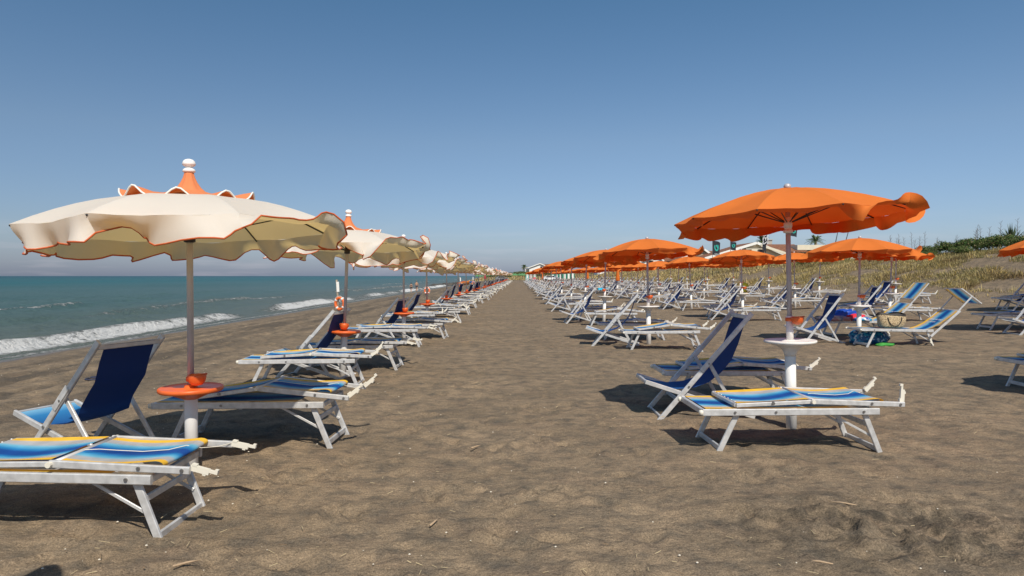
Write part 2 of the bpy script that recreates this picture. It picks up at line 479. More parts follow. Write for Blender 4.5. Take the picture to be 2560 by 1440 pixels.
# ------------------------------------------------------------------ sea
def sea_mat():
    m = bpy.data.materials.new('sea_water'); m.use_nodes = True
    n = m.node_tree.nodes; l = m.node_tree.links; p = n['Principled BSDF']
    g = n.new('ShaderNodeNewGeometry')
    sx = n.new('ShaderNodeSeparateXYZ'); l.new(g.outputs['Position'], sx.inputs[0])
    def M(op, a, b):
        x = n.new('ShaderNodeMath'); x.operation = op
        for sock, q in ((x.inputs[0], a), (x.inputs[1], b)):
            if isinstance(q, (int, float)): sock.default_value = q
            else: l.new(q, sock)
        return x.outputs[0]
    def ramp(src, a, b, lo=0., hi=1.):
        r = n.new('ShaderNodeMapRange'); r.inputs[1].default_value = a; r.inputs[2].default_value = b
        r.inputs[3].default_value = lo; r.inputs[4].default_value = hi; l.new(src, r.inputs[0]); return r.outputs[0]
    def noise(scale, vec, detail=4, rough=.6):
        t = n.new('ShaderNodeTexNoise'); t.inputs['Scale'].default_value = scale; t.inputs['Detail'].default_value = detail
        t.inputs['Roughness'].default_value = rough; l.new(vec, t.inputs['Vector']); return t.outputs['Fac']
    def mixc(f, a, b):
        x = n.new('ShaderNodeMix'); x.data_type = 'RGBA'; l.new(f, x.inputs[0])
        for sock, q in ((x.inputs[6], a), (x.inputs[7], b)):
            if isinstance(q, tuple): sock.default_value = (*q, 1)
            else: l.new(q, sock)
        return x.outputs[2]
    mp = n.new('ShaderNodeMapping'); mp.inputs['Scale'].default_value = (1, .35, 1); l.new(g.outputs['Position'], mp.inputs[0])
    wv = mp.outputs[0]
    off = M('MULTIPLY', sx.outputs[0], -1)
    col_ = mixc(ramp(off, 15, 34), (.135, .132, .105), (.085, .130, .125))
    col_ = mixc(ramp(off, 30, 150), col_, (.022, .110, .122))
    col_ = mixc(ramp(off, 170, 900), col_, (.006, .062, .088))
    col_ = mixc(ramp(noise(.03, wv, 4), .4, .65, 0, .5), col_, (.035, .095, .090))
    vc = n.new('ShaderNodeVertexColor'); vc.layer_name = 'Col'
    sc_ = n.new('ShaderNodeSeparateColor'); l.new(vc.outputs[0], sc_.inputs[0])
    br = noise(2.6, g.outputs['Position'], 7, .72)
    br2 = noise(.9, wv, 6, .7)
    lace = noise(7.5, g.outputs['Position'], 5, .7)
    foam = M('ADD', M('MULTIPLY', sc_.outputs[0], 1.2), M('ADD', M('MULTIPLY', M('SUBTRACT', br, .5), 2.2), M('MULTIPLY', M('SUBTRACT', lace, .5), 1.1)))
    foam = ramp(foam, .45, .85)
    # scattered white caps
    cap = noise(.16, wv, 5, .75)
    caps = M('MULTIPLY', ramp(cap, .715, .75), ramp(br2, .45, .6))
    foam = M('MAXIMUM', foam, M('MULTIPLY', caps, ramp(off, 20, 60)))
    c2 = mixc(foam, col_, (.80, .80, .78))
    h = M('ADD', M('MULTIPLY', noise(.55, wv, 5, .62), 1.0), M('MULTIPLY', noise(2.8, wv, 5, .65), .42))
    h = M('ADD', h, M('MULTIPLY', M('MULTIPLY', foam, lace), .5))
    b = n.new('ShaderNodeBump'); b.inputs['Strength'].default_value = 1.0; b.inputs['Distance'].default_value = .55
    l.new(h, b.inputs['Height'])
    n.remove(p)
    df = n.new('ShaderNodeBsdfDiffuse'); l.new(c2, df.inputs[0]); l.new(b.outputs[0], df.inputs['Normal'])
    gl = n.new('ShaderNodeBsdfGlossy'); gl.inputs['Roughness'].default_value = .22; l.new(b.outputs[0], gl.inputs['Normal'])
    fr = n.new('ShaderNodeFresnel'); fr.inputs['IOR'].default_value = 1.2; l.new(b.outputs[0], fr.inputs['Normal'])
    fac = M('MULTIPLY', ramp(fr.outputs[0], 0, .5, .03, .30), ramp(foam, 0, 1, 1, .1))
    ms = n.new('ShaderNodeMixShader'); l.new(fac, ms.inputs[0]); l.new(df.outputs[0], ms.inputs[1]); l.new(gl.outputs[0], ms.inputs[2])
    l.new(ms.outputs[0], n['Material Output'].inputs['Surface'])
    return m

def build_sea():
    near_x = segs((-45, -12, .15))
    far_x = -np.geomspace(45.3, 30000, 170)[::-1]
    xs = np.concatenate([far_x, near_x])
    ys = list(np.arange(-60, 6, 3.0)); y = 6.0
    while y < 420: ys.append(y); y += max(.09, .0075 * y)
    ys += list(np.geomspace(424, 30000, 60)); ys = np.array(ys)
    X, Y = np.meshgrid(xs, ys)
    off = -14.0 - X                                     # metres off the water line
    wob = 1.6 * vn(Y * .05, Y * 0 + .5, 41) + .9 * vn(Y * .17, Y * 0 + 4.5, 42)
    dist = np.hypot(X, Y)
    fade = np.exp(-dist / 260.0)
    Z = np.full(X.shape, SEA_Z)
    deep = sst(1.0, 9.0, off)
    sw = np.sin((off + 2.2 * vn(Y * .05, X * .02, 43) * 2) * .85) * .10 + fbm(off * .32, Y * .075, 44, 3) * .50
    chop = fbm(off * 1.1, Y * .42, 45, 3) * .20
    Z += deep * (sw + chop) * fade
    def breaker(c, wid, amp, seed, freq):
        k = np.clip(vn(Y * freq, Y * 0 + seed, 50 + int(seed)) * 2.2 + .55, 0, 1)
        d = off - (c + wob)
        prof = np.where(d > 0, np.exp(-(d / (wid * 1.7)) ** 2), np.exp(-(d / (wid * .55)) ** 2))
        return k, d, prof * amp * k
    foam = np.zeros(X.shape)
    k = np.interp(Y, [10, 33, 38, 42, 46, 60, 70, 78, 92, 104, 118, 140, 200], [1, 1, .45, .2, .9, 1, .35, .85, .5, .95, .5, .9, .6])
    k = np.clip(k + .5 * vn(Y * .35, Y * 0 + 2.2, 57), 0, 1)
    d = off - (2.1 + wob * .6)
    h = np.where(d > 0, np.exp(-(d / 1.3) ** 2), np.exp(-(d / .42) ** 2)) * .34 * k
    Z += h
    foam = np.maximum(foam, k * np.exp(-((d + .45) / .72) ** 2) * .95)
    foam = np.maximum(foam, .55 * np.exp(-((off - .35 - wob * .6) / .33) ** 2))
    foam = np.maximum(foam, .24 * np.clip(k + .2, 0, 1) * sst(-.8, .2, off) * sst(3.2, 1.2, off - wob))
    k, d, h = breaker(9.5, 1.0, .34, 3.0, .05); k2 = np.clip(k - .84, 0, 1) * 4; Z += h * k2
    foam = np.maximum(foam, k2 * np.exp(-((d + .25) / .42) ** 2) * .75)
    k, d, h = breaker(19.0, 1.1, .34, 5.0, .045); k2 = np.clip(k - .72, 0, 1) * 2.4; Z += h * k2
    foam = np.maximum(foam, k2 * np.exp(-((d + .2) / .4) ** 2) * .7)
    k, d, h = breaker(33.0, 1.3, .32, 7.0, .04); k2 = np.clip(k - .75, 0, 1) * 2.4; Z += h * k2
    foam = np.maximum(foam, k2 * np.exp(-((d + .2) / .45) ** 2) * .65)
    # swash sheet climbing the sand
    Z = np.where(off < 1.0, SEA_Z + .02 + .05 * sst(1.0, -.6, off) * (vn(Y * .3, off, 60) + .5), Z)
    cols = np.stack([foam.ravel(), foam.ravel() * 0, foam.ravel() * 0, np.ones(foam.size)], 1)
    V = np.stack([X.ravel(), Y.ravel(), Z.ravel()], 1)
    me = bigmesh('sea', V, gridfaces(len(xs), len(ys)), sea_mat(), cols=cols)
    tag(link('sea', me), kind='structure')
build_sea()

# ------------------------------------------------------------------ parasols
def pnoise(rs, amps):
    ph = [rs.uniform(0, 6.28) for _ in amps]
    return lambda t: sum(a * math.sin((k + 1) * t + ph[k]) for k, a in enumerate(amps))

def canopy_parts(n, Rr, zr, za, rv, phase, L, phi, curl, mat_c, mat_pipe, seed, lift=(0, 0), ripple=.03, scal=2, concave=.03, power=1.65, lmul=None):
    """panels, valance flaps (> piping) of a wind-blown parasol; phi(az) is the flap angle from straight down, outward positive"""
    rs = random.Random(seed)
    rip = pnoise(rs, [0] * 6 + [.5, .6, .6, .6, .7, .7, .7, .7, .6, .6, .5, .5, .4, .4, .4, .5, .4, .4])
    def zrim(az): return zr + lift[0] * math.cos(az - lift[1])
    def rimr(i, a):
        return Rr * (math.cos(math.pi / n) / math.cos((a - .5) * 2 * math.pi / n) - concave * math.sin(math.pi * a))
    def P(i, a, s):
        az = phase + (i + a) * 2 * math.pi / n
        e = rimr(i, a); r = rv + (e - rv) * s
        sg = math.sin(math.pi * a)
        z = za - (za - zrim(az)) * s ** power - .028 * sg * s * (1 - .4 * s) + .006 * s * math.sin(a * 9.4 + i * 2.1 + s * 5) * sg
        return Vector((r * math.cos(az), r * math.sin(az), z))
    parts = []
    for i in range(n):
        b = MB(); m = 6; S = 6
        b.sheet([[P(i, j / m, k / S) for j in range(m + 1)] for k in range(S + 1)])
        parts.append(('canopy_panel', b.mesh('canopy_panel', mat_c, True), []))
        m = 16; S = 5; rows = []
        for k in range(S + 1):
            s = k / S; row = []
            for j in range(m + 1):
                a = j / m; az = phase + (i + a) * 2 * math.pi / n
                p0 = P(i, a, 1.0)
                od = Vector((math.cos(az), math.sin(az), 0)); td = Vector((-math.sin(az), math.cos(az), 0))
                ln = L * (.80 + .20 * abs(math.sin(math.pi * scal * a))) * (lmul(az) if lmul else 1)
                steps = 6; x = y = 0.0
                f0 = phi(az); cu = curl(az)
                for q in range(steps):
                    u = (q + .5) / steps * s
                    f = f0 * min(1, .35 + u * 1.3) + cu * u
                    x += math.sin(f) * ln * s / steps; y -= math.cos(f) * ln * s / steps
                w = rip(az) * ripple * s ** 1.2 * (1 if f0 > -.5 else .25)
                row.append(p0 + od * (x + w * math.cos(f0)) + Vector((0, 0, y + w * math.sin(f0) * .8)) + td * (w * .5))
            rows.append(row)
        b = MB(); b.sheet(rows); vm = b.mesh('valance', mat_c, True)
        subs = []
        if mat_pipe:
            c = MB(); c.tube(rows[-1], .0062, 6); subs = [('piping', c.mesh('piping', mat_pipe, True))]
        parts.append(('valance', vm, subs))
    ribs = []
    for i in range(n):
        b = MB(); b.tube([P(i, 0, s) - Vector((0, 0, .012)) for s in (0, .25, .5, .75, 1)], .0065, 6)
        ribs.append(('rib', b.mesh('rib', RIBM, True), []))
        e = P(i, 0, .55) - Vector((0, 0, .015)); az = phase + i * 2 * math.pi / n
        h = Vector((.045 * math.cos(az), .045 * math.sin(az), zr - .05))
        b = MB(); b.tube([h, e], .0055, 6); ribs.append(('strut', b.mesh('strut', RIBM, True), []))
    return parts + ribs

def bowl_cup(side=1):
    """plastic ashtray cup clamped on the pole: half bowl with a slot lid, sits beside the pole along -y and +x"""
    b = MB(); n = 14
    pr = [(.012, -.062), (.040, -.055), (.058, -.032), (.066, 0.0), (.068, .018), (.060, .022), (.056, .012), (.02, .008)]
    b.lathe(pr, n, (0, 0, 0))
    b.box((0, -.05, .025), (.10, .012, .012)); b.box((0, .052, -.005), (.05, .03, .03))
    return b

def lathe_mesh(pr, m, n=20, name='part', c=(0, 0, 0), fold=None):
    b = MB(); b.lathe(pr, n, c, fold); return b.mesh(name, m, True)

def cream_proto(seed, phi, curl, ripple, lift, cup_az, tilt=0):
    n = 8; ph = R(40); zr, za = 1.855, 2.085
    P_ = []
    P_.append(('base_post', lathe_mesh([(.047, -.15), (.047, .60), (.040, .62)], WPVC, 20, 'base_post'), []))
    P_.append(('pole', lathe_mesh([(.0235, .55), (.0235, 2.2)], STEEL, 14, 'pole'), []))
    P_.append(('side_table', lathe_mesh([(.055, .565), (.075, .575), (.17, .615), (.222, .622), (.232, .632), (.232, .650), (.226, .657), (.214, .652), (.05, .652), (.045, .675), (.03, .678)], ORPLA, 32, 'side_table'), []))
    b = bowl_cup(); cm = b.mesh('ash_cup', ORPLA, True)
    M_ = Matrix.Translation((.085 * math.cos(cup_az), .085 * math.sin(cup_az), .735)) @ Matrix.Rotation(cup_az + math.pi / 2, 4, 'Z')
    cm.transform(M_)
    b = MB(); b.lathe([(.026, .70), (.034, .70), (.034, .735), (.026, .735)], 12); clamp = b.mesh('clamp', ORPLA, True)
    P_.append(('ash_cup', cm, [('clamp', clamp)]))
    P_.append(('hub', lathe_mesh([(.030, zr - .10), (.042, zr - .095), (.042, zr - .05), (.034, zr - .04), (.034, zr + .02)], BLACK, 12, 'hub'), []))
    P_ += canopy_parts(n, 1.11, zr, za, .36, ph, .165, phi, curl, CREAM, PIPE, seed, lift, ripple)
    # orange wavy top cap with white piping, flared spire and finial
    rs = random.Random(seed + 5); rows = []; m = 96
    for k, (r, z, w) in enumerate([(.10, za + .062, 0), (.22, za + .026, .0), (.32, za + .012, .25), (.40, za + .006, .7), (.465, za + .000, 1)]):
        rows.append([((r * (1 + .0)) * math.cos(t), r * math.sin(t), z + w * (.038 * math.sin(t * 9 + .6) + .010 * math.sin(t * 17 + seed) + .020 * math.sin(t * 2 + 1.9 + seed)) - .0 * r) for t in [2 * math.pi * j / m for j in range(m + 1)]])
    b = MB(); b.sheet(rows); capm = b.mesh('top_cap', CAPOR, True)
    b = MB(); b.tube(rows[-1], .0065, 6, cap=False); cp = b.mesh('cap_piping', PIPEW, True)
    P_.append(('top_cap', capm, [('cap_piping', cp)]))
    fold = lambda k, i: 1 + .045 * math.cos(k * math.pi * 2 * 8 / 48) * (1 if i < 6 else 0)
    P_.append(('spire', lathe_mesh([(.150, za + .040), (.118, za + .055), (.086, za + .085), (.060, za + .125), (.044, za + .160), (.036, za + .188), (.034, za + .200)], CAPOR, 48, 'spire', fold=fold), []))
    z0 = za + .197
    P_.append(('finial', lathe_mesh([(.028, z0), (.044, z0 + .010), (.047, z0 + .016), (.043, z0 + .028), (.026, z0 + .040), (.021, z0 + .044), (.034, z0 + .052), (.047, z0 + .064), (.048, z0 + .072), (.043, z0 + .090), (.030, z0 + .103), (.012, z0 + .109)], FINI, 20, 'finial'), []))
    return P_

def orange_proto(seed, phi, curl, ripple, lift, cup_az, lmul=None):
    n = 10; ph = R(19); zr, za = 2.09, 2.38
    P_ = []
    P_.append(('base_post', lathe_mesh([(.052, -.15), (.052, .80)], WPVC, 20, 'base_post'), []))
    P_.append(('sleeve', lathe_mesh([(.034, .85), (.034, .93), (.038, .935), (.038, .945), (.034, .95), (.034, 1.10)], WPVC, 16, 'sleeve'), []))
    P_.append(('pole', lathe_mesh([(.024, 1.0), (.024, 2.37)], STEEL, 14, 'pole'), []))
    P_.append(('side_table', lathe_mesh([(.054, .70), (.060, .73), (.085, .775), (.135, .805), (.235, .832), (.250, .838), (.252, .855), (.246, .860), (.236, .856), (.06, .856), (.045, .862)], WPLA, 32, 'side_table'), []))
    cm = bowl_cup().mesh('ash_cup', ORPLA, True)
    cm.transform(Matrix.Translation((.09 * math.cos(cup_az), .09 * math.sin(cup_az), 1.075)) @ Matrix.Rotation(cup_az + math.pi / 2, 4, 'Z') @ Matrix.Scale(.92, 4))
    clamp = lathe_mesh([(.026, 1.05), (.042, 1.05), (.042, 1.085), (.026, 1.085)], ORPLA, 12, 'clamp')
    P_.append(('ash_cup', cm, [('clamp', clamp)]))
    P_.append(('hub', lathe_mesh([(.030, zr - .16), (.046, zr - .155), (.046, zr - .13), (.036, zr - .125), (.036, zr - .10), (.041, zr - .10), (.041, zr - .06), (.036, zr - .05), (.034, zr)], WPLA, 12, 'hub'), []))
    P_ += canopy_parts(n, 1.11, zr, za, .03, ph, .14, phi, curl, ORANGE, None, seed, lift, ripple, concave=.025, power=1.6, lmul=lmul)
    P_.append(('pole_cap', lathe_mesh([(.034, za - .005), (.036, za + .02), (.030, za + .035), (.018, za + .045)], STEEL, 12, 'pole_cap'), []))
    return P_

def bump_f(az, c, w):
    d = (az - c + math.pi) % (2 * math.pi) - math.pi
    return max(0.0, min(1.0, (w - abs(d)) / .22 + .5))

def mk_phi(seed, base, amp, flips):
    nz = pnoise(random.Random(seed), [amp * .5, amp * .6, amp * .6, amp * .5, amp * .4, amp * .3])
    def f(az):
        v = base + nz(az)
        for c, w, val in flips:
            k = bump_f(az, R(c), R(w)); v = v * (1 - k) + (val + nz(az) * .4) * k
        return v
    return f
def mk_curl(seed, a):
    nz = pnoise(random.Random(seed), [a, a, a * .8, a * .8, a * .5])
    return nz

CR = [cream_proto(11, mk_phi(1, R(8), R(24), [(272, 9, R(-92)), (333, 24, R(142))]), mk_curl(2, R(14)), .034, (.04, R(318)), R(-35)),
      cream_proto(23, mk_phi(3, R(24), R(36), [(330, 30, R(128)), (275, 10, R(-80)), (20, 14, R(70))]), mk_curl(4, R(24)), .048, (.045, R(310)), R(-80)),
      cream_proto(37, mk_phi(5, R(26), R(40), [(305, 36, R(120)), (10, 18, R(135)), (250, 10, R(-70))]), mk_curl(6, R(26)), .05, (.045, R(300)), R(180)),
      cream_proto(41, mk_phi(7, R(18), R(38), [(340, 34, R(135)), (290, 14, R(-90)), (205, 12, R(75))]), mk_curl(8, R(24)), .048, (.04, R(320)), R(-60))]
flap = lambda c, w, k: (lambda az: 1 + k * bump_f(az, R(c), R(w)))
OR = [orange_proto(12, mk_phi(9, R(0), R(24), [(220, 60, R(-92)), (303, 16, R(132)), (350, 14, R(70))]), mk_curl(10, R(16)), .026, (.035, R(318)), R(-60), lambda az: (lambda q: (.45 + 1.15 * q ** 1.6) if 0 <= q <= 1 else 1.0)(((math.degrees(az) % 360) - 283) / 36)),
      orange_proto(24, mk_phi(11, R(4), R(28), [(238, 72, R(-92)), (345, 18, R(130))]), mk_curl(12, R(20)), .035, (.03, R(310)), R(-70), flap(345, 10, .6)),
      orange_proto(38, mk_phi(13, R(6), R(30), [(245, 76, R(-92)), (5, 14, R(110))]), mk_curl(14, R(22)), .035, (.025, R(295)), R(-20), flap(5, 10, .6)),
      orange_proto(46, mk_phi(15, R(8), R(32), [(238, 70, R(-92)), (330, 16, R(125))]), mk_curl(16, R(24)), .04, (.035, R(315)), R(-110), flap(335, 10, .5))]

def merge_far(proto, keep, seed=0):
    """simple far version: the parts named in keep, each kind welded into one mesh"""
    out = []
    for nm, pool in keep:
        vs, fs, mats_, mi = [], [], [], []
        for pn, me, subs in proto:
            for q, w in [(pn, me)] + list(subs):
                if q in pool:
                    o = len(vs); mt = me.materials[0] if q == pn else w.materials[0]
                    if mt not in mats_: mats_.append(mt)
                    vs += [tuple(v.co) for v in w.vertices]
                    for p in w.polygons: fs.append([o + i for i in p.vertices]); mi.append(mats_.index(mt))
        me = bpy.data.meshes.new(nm); me.from_pydata(vs, [], fs)
        for q in mats_: me.materials.append(q)
        me.polygons.foreach_set('material_index', np.array(mi, np.int32))
        import bmesh
        bm = bmesh.new(); bm.from_mesh(me); bmesh.ops.remove_doubles(bm, verts=bm.verts, dist=.002); bm.to_mesh(me); bm.free()
        out.append((nm, me, []))
    return out
CRF = [merge_far(p, [('base_post', ('base_post',)), ('pole', ('pole', 'hub')), ('side_table', ('side_table',)), ('ash_cup', ('ash_cup',)), ('canopy', ('canopy_panel', 'valance')), ('piping', ('piping',)), ('top_cap', ('top_cap', 'spire')), ('finial', ('finial',))]) for p in CR]
ORF = [merge_far(p, [('base_post', ('base_post', 'sleeve')), ('pole', ('pole', 'hub')), ('side_table', ('side_table',)), ('ash_cup', ('ash_cup',)), ('canopy', ('canopy_panel', 'valance'))]) for p in OR]

# ------------------------------------------------------------------ sun loungers
def sling(pts, w, edge=0.0, nw=8, sag=.0, curl_end=0):
    """strip of mesh fabric along pts (x, z); u across the width"""
    rows = []; uv = []
    m = len(pts)
    for i, (x, z) in enumerate(pts):
        t = i / (m - 1)
        rows.append([(x, -w / 2 + w * j / nw, z - sag * math.sin(math.pi * j / nw) * math.sin(math.pi * t)) for j in range(nw + 1)])
        uv.append([(j / nw, t) for j in range(nw + 1)])
    return rows, uv

def clip_mesh(ang, x, y, z):
    b = MB()
    b.box((.055, 0, 0), (.11, .020, .034)); b.box((.125, .0, .006), (.05, .018, .016)); b.box((.150, 0, .012), (.018, .022, .026)); b.box((.02, 0, .02), (.03, .024, .012)); b.box((.085, .0, -.02), (.02, .018, .012))
    me = b.mesh('strap_clip', CLIP)
    me.transform(Matrix.Translation((x, y, z)) @ Matrix.Rotation(-ang, 4, 'Y'))
    return me

def lounger_base(detail):
    P_ = []
    def add(nm, fn, m=ALU, smooth=False, subs=()):
        b = MB(); fn(b); P_.append((nm, b.mesh(nm, m, smooth), list(subs)))
    for s in (-1, 1):
        subs = []
        if detail:
            for x in (.27, .62, 1.38):
                c = MB(); c.tube([(x, s * .314, .362), (x, s * .323, .362)], .011, 8); subs.append(('bolt', c.mesh('bolt', BOLT)))
            c = MB(); c.lathe([(.004, -.022), (.019, -.018), (.021, 0), (.019, .018), (.004, .022)], 10, (-.012, s * .3, .36)); subs.append(('end_cap', c.mesh('end_cap', CLIP, True)))
        add('side_rail', lambda b: b.bar((0, s * .3, .36), (1.52, s * .3, .36), .028, .056), subs=subs)
    add('foot_bar', lambda b: b.bar((.012, -.285, .36), (.012, .285, .36), .03, .05))
    add('head_bar', lambda b: b.bar((1.50, -.285, .355), (1.50, .285, .355), .03, .04))
    add('cross_bar', lambda b: b.bar((.78, -.285, .335), (.78, .285, .335), .03, .025))
    for s in (-1, 1):
        add('leg', lambda b: b.bar((.31, s * .265, .345), (.115, s * .265, -.06), .024, .046))
        add('leg', lambda b: b.bar((1.41, s * .265, .345), (1.575, s * .265, -.06), .024, .046))
        add('brace', lambda b: b.bar((1.12, s * .246, .335), (1.50, s * .246, .13), .010, .020))
    add('stretcher', lambda b: b.bar((.16, -.252, .05), (.16, .252, .05), .02, .045))
    add('stretcher', lambda b: b.bar((1.545, -.252, .025), (1.545, .252, .025), .02, .045))
    add('stretcher', lambda b: b.bar((1.46, -.252, .235), (1.46, .252, .235), .02, .04))
    return P_

def lounger_folded(lift, seed, detail=True, clips=None):
    rs = random.Random(seed)
    P_ = lounger_base(detail)
    def sheet(nm, pts, w, sag, m=STRIPE, subs=()):
        b = MB(); r, u = sling(pts, w, sag=sag); b.sheet(r, u); P_.append((nm, b.mesh(nm, m, True), list(subs)))
    sheet('bed_sling', [(.03 + 1.25 * i / 8, .390) for i in range(9)], .575, .02)
    zh = .412 + lift
    for s in (-1, 1):
        b = MB(); b.bar((1.74, s * .3, .417), (.93, s * .3, zh), .026, .042)
        subs = []
        if detail:
            for x, z in ((1.70, .42), (1.45, .417 + lift * .36)):
                c = MB(); c.tube([(x, s * .312, z), (x, s * .321, z)], .011, 8); subs.append(('bolt', c.mesh('bolt', BOLT)))
        P_.append(('back_bar', b.mesh('back_bar', ALU), subs))
        b = MB(); b.bar((.95, s * .29, zh - .004), (.29, s * .29, .416), .024, .032)
        subs = []
        if detail:
            c = MB(); c.tube([(.94, s * .30, zh), (.94, s * .335, zh)], .017, 10); subs.append(('hinge', c.mesh('hinge', CLIP)))
            c = MB(); c.tube([(.60, s * .302, .42 + lift * .45), (.60, s * .318, .42 + lift * .45)], .013, 10); subs.append(('bolt', c.mesh('bolt', BOLT)))
        P_.append(('shade_bar', b.mesh('shade_bar', ALU), subs))
    b = MB(); b.tube([(.955, -.29, zh + .004), (.955, .29, zh + .004)], .017, 10); P_.append(('hinge_tube', b.mesh('hinge_tube', ALU_D, True), []))
    b = MB(); b.bar((.29, -.28, .416), (.29, .28, .416), .026, .03)
    subs = []
    if detail:
        for k in range(7):
            c = MB(); c.lathe([(.003, 0), (.006, .001), (.004, .005)], 6, (.297, -.24 + .08 * k, .436)); subs.append(('rivet', c.mesh('rivet', FINI)))
    P_.append(('shade_end_bar', b.mesh('shade_end_bar', ALU_D), subs))
    sheet('shade_sling', [(.30 + .62 * i / 8, .424 + lift * .9 * i / 8 + .010) for i in range(9)], .56, .035)
    # loose back sling with a hem rolled over its end
    pts = []
    for i in range(11):
        t = i / 10; pts.append((.97 + .56 * t, zh + .012 - lift * .55 * t - .016 * math.sin(math.pi * t * 1.1) + .020 * t))
    x, z = pts[-1]
    for a in range(1, 8):
        q = a / 7 * math.pi * 1.15; pts.append((x + .045 * math.sin(q), z - .022 + .022 * math.cos(q)))
    pts += [(pts[-1][0] - .09, pts[-1][1] + .004)]
    subs = []
    if detail:
        q = [(1.0, -.10, zh + .03), (1.06, -.05, zh + .022), (1.15, -.02, zh + .012 - lift * .1), (1.30, .0, zh - lift * .3 + .008), (1.44, .04, zh - lift * .45 + .016), (1.52, .10, zh - lift * .5 + .03), (1.58, .17, zh - lift * .55), (1.66, .25, .415), (1.73, .29, .43)]
        c = MB(); c.tube(q, .0028, 5); subs.append(('cord', c.mesh('cord', STRING, True)))
    sheet('back_sling', pts, .56, .012, subs=subs)
    for s in (-1, 1):
        P_.append(('strap_clip', clip_mesh(R(clips[(s + 1) // 2]) if clips else rs.choice([R(12), R(40), R(-35), R(55), R(-15)]), 1.735, s * .275, .43), []))
    return P_

def lounger_open(panel_ang, detail=True, letters=True):
    P_ = lounger_base(detail)
    def sheet(nm, pts, w, sag, subs=()):
        b = MB(); r, u = sling(pts, w, sag=sag); b.sheet(r, u); P_.append((nm, b.mesh(nm, STRIPE, True), list(subs)))
    sheet('bed_sling', [(.03 + 1.14 * i / 8, .392) for i in range(9)], .575, .02)
    a = Vector((1.45, 0, .24)); t = Vector((2.07, 0, .79)); e = Vector((2.34, 0, 1.10))
    for s in (-1, 1):
        o = Vector((0, s * .325, 0))
        b = MB(); b.bar(a + o, t + o, .026, .045); P_.append(('back_bar', b.mesh('back_bar', ALU), []))
        o = Vector((0, s * .30, 0))
        b = MB(); b.bar(t - (t - a).normalized() * .1 + o, e + o, .02, .03); P_.append(('shade_arm', b.mesh('shade_arm', ALU), []))
    b = MB(); b.tube([t + Vector((0, -.31, 0)), t + Vector((0, .31, 0))], .015, 8); P_.append(('top_bar', b.mesh('top_bar', ALU_D, True), []))
    pts = [(1.10, .395), (1.22, .375), (1.36, .38), (1.50, .42), (1.66, .50), (1.80, .60), (1.94, .70), (2.055, .79)]
    subs = []
    if letters:
        for k, (txt, hh) in enumerate((('TORRE DEL SOLE', .055), ('RESORT', .05))):
            subs.append(('lettering', text_mesh(txt, hh, Matrix.Translation((1.76 - .06 * k, 0, .588 - .05 * k)) @ Matrix.Rotation(R(-38), 4, 'Y') @ Matrix.Rotation(R(-90), 4, 'Z'), WHITE_INK)))
    sheet('back_sling', pts, .58, .03, subs)
    d = Vector((math.cos(panel_ang), 0, math.sin(panel_ang)))
    p0 = e - d * .26; p1 = e + d * .26
    for s in (-1, 1):
        o = Vector((0, s * .285, 0)); b = MB(); b.bar(p0 + o, p1 + o, .02, .026); P_.append(('shade_bar', b.mesh('shade_bar', ALU), []))
    for q in (p0, p1):
        b = MB(); b.bar(q + Vector((0, -.28, 0)), q + Vector((0, .28, 0)), .02, .022); P_.append(('shade_end_bar', b.mesh('shade_end_bar', ALU), []))
    sheet('shade_sling', [(p0.x + (p1.x - p0.x) * i / 6, p0.z + (p1.z - p0.z) * i / 6 + .012) for i in range(7)], .56, .02)
    P_.append(('strap_clip', clip_mesh(R(-70), 1.46, -.29, .2), []))
    return P_

WHITE_INK = mat('white_print', (.62, .62, .62), .8)
TEAL = mat('teal_print', (.03, .42, .36), .8)
def text_mesh(txt, size, M_, m, thick=.0008):
    cu = bpy.data.curves.new('t', 'FONT'); cu.body = txt; cu.size = size; cu.align_x = 'CENTER'; cu.align_y = 'CENTER'; cu.extrude = thick; cu.resolution_u = 2
    o = bpy.data.objects.new('t', cu); col.objects.link(o)
    dg = bpy.context.evaluated_depsgraph_get()
    me = bpy.data.meshes.new_from_object(o.evaluated_get(dg)); bpy.data.objects.remove(o); bpy.data.curves.remove(cu)
    me.name = 'lettering'; me.materials.clear(); me.materials.append(m); me.transform(M_)
    return me

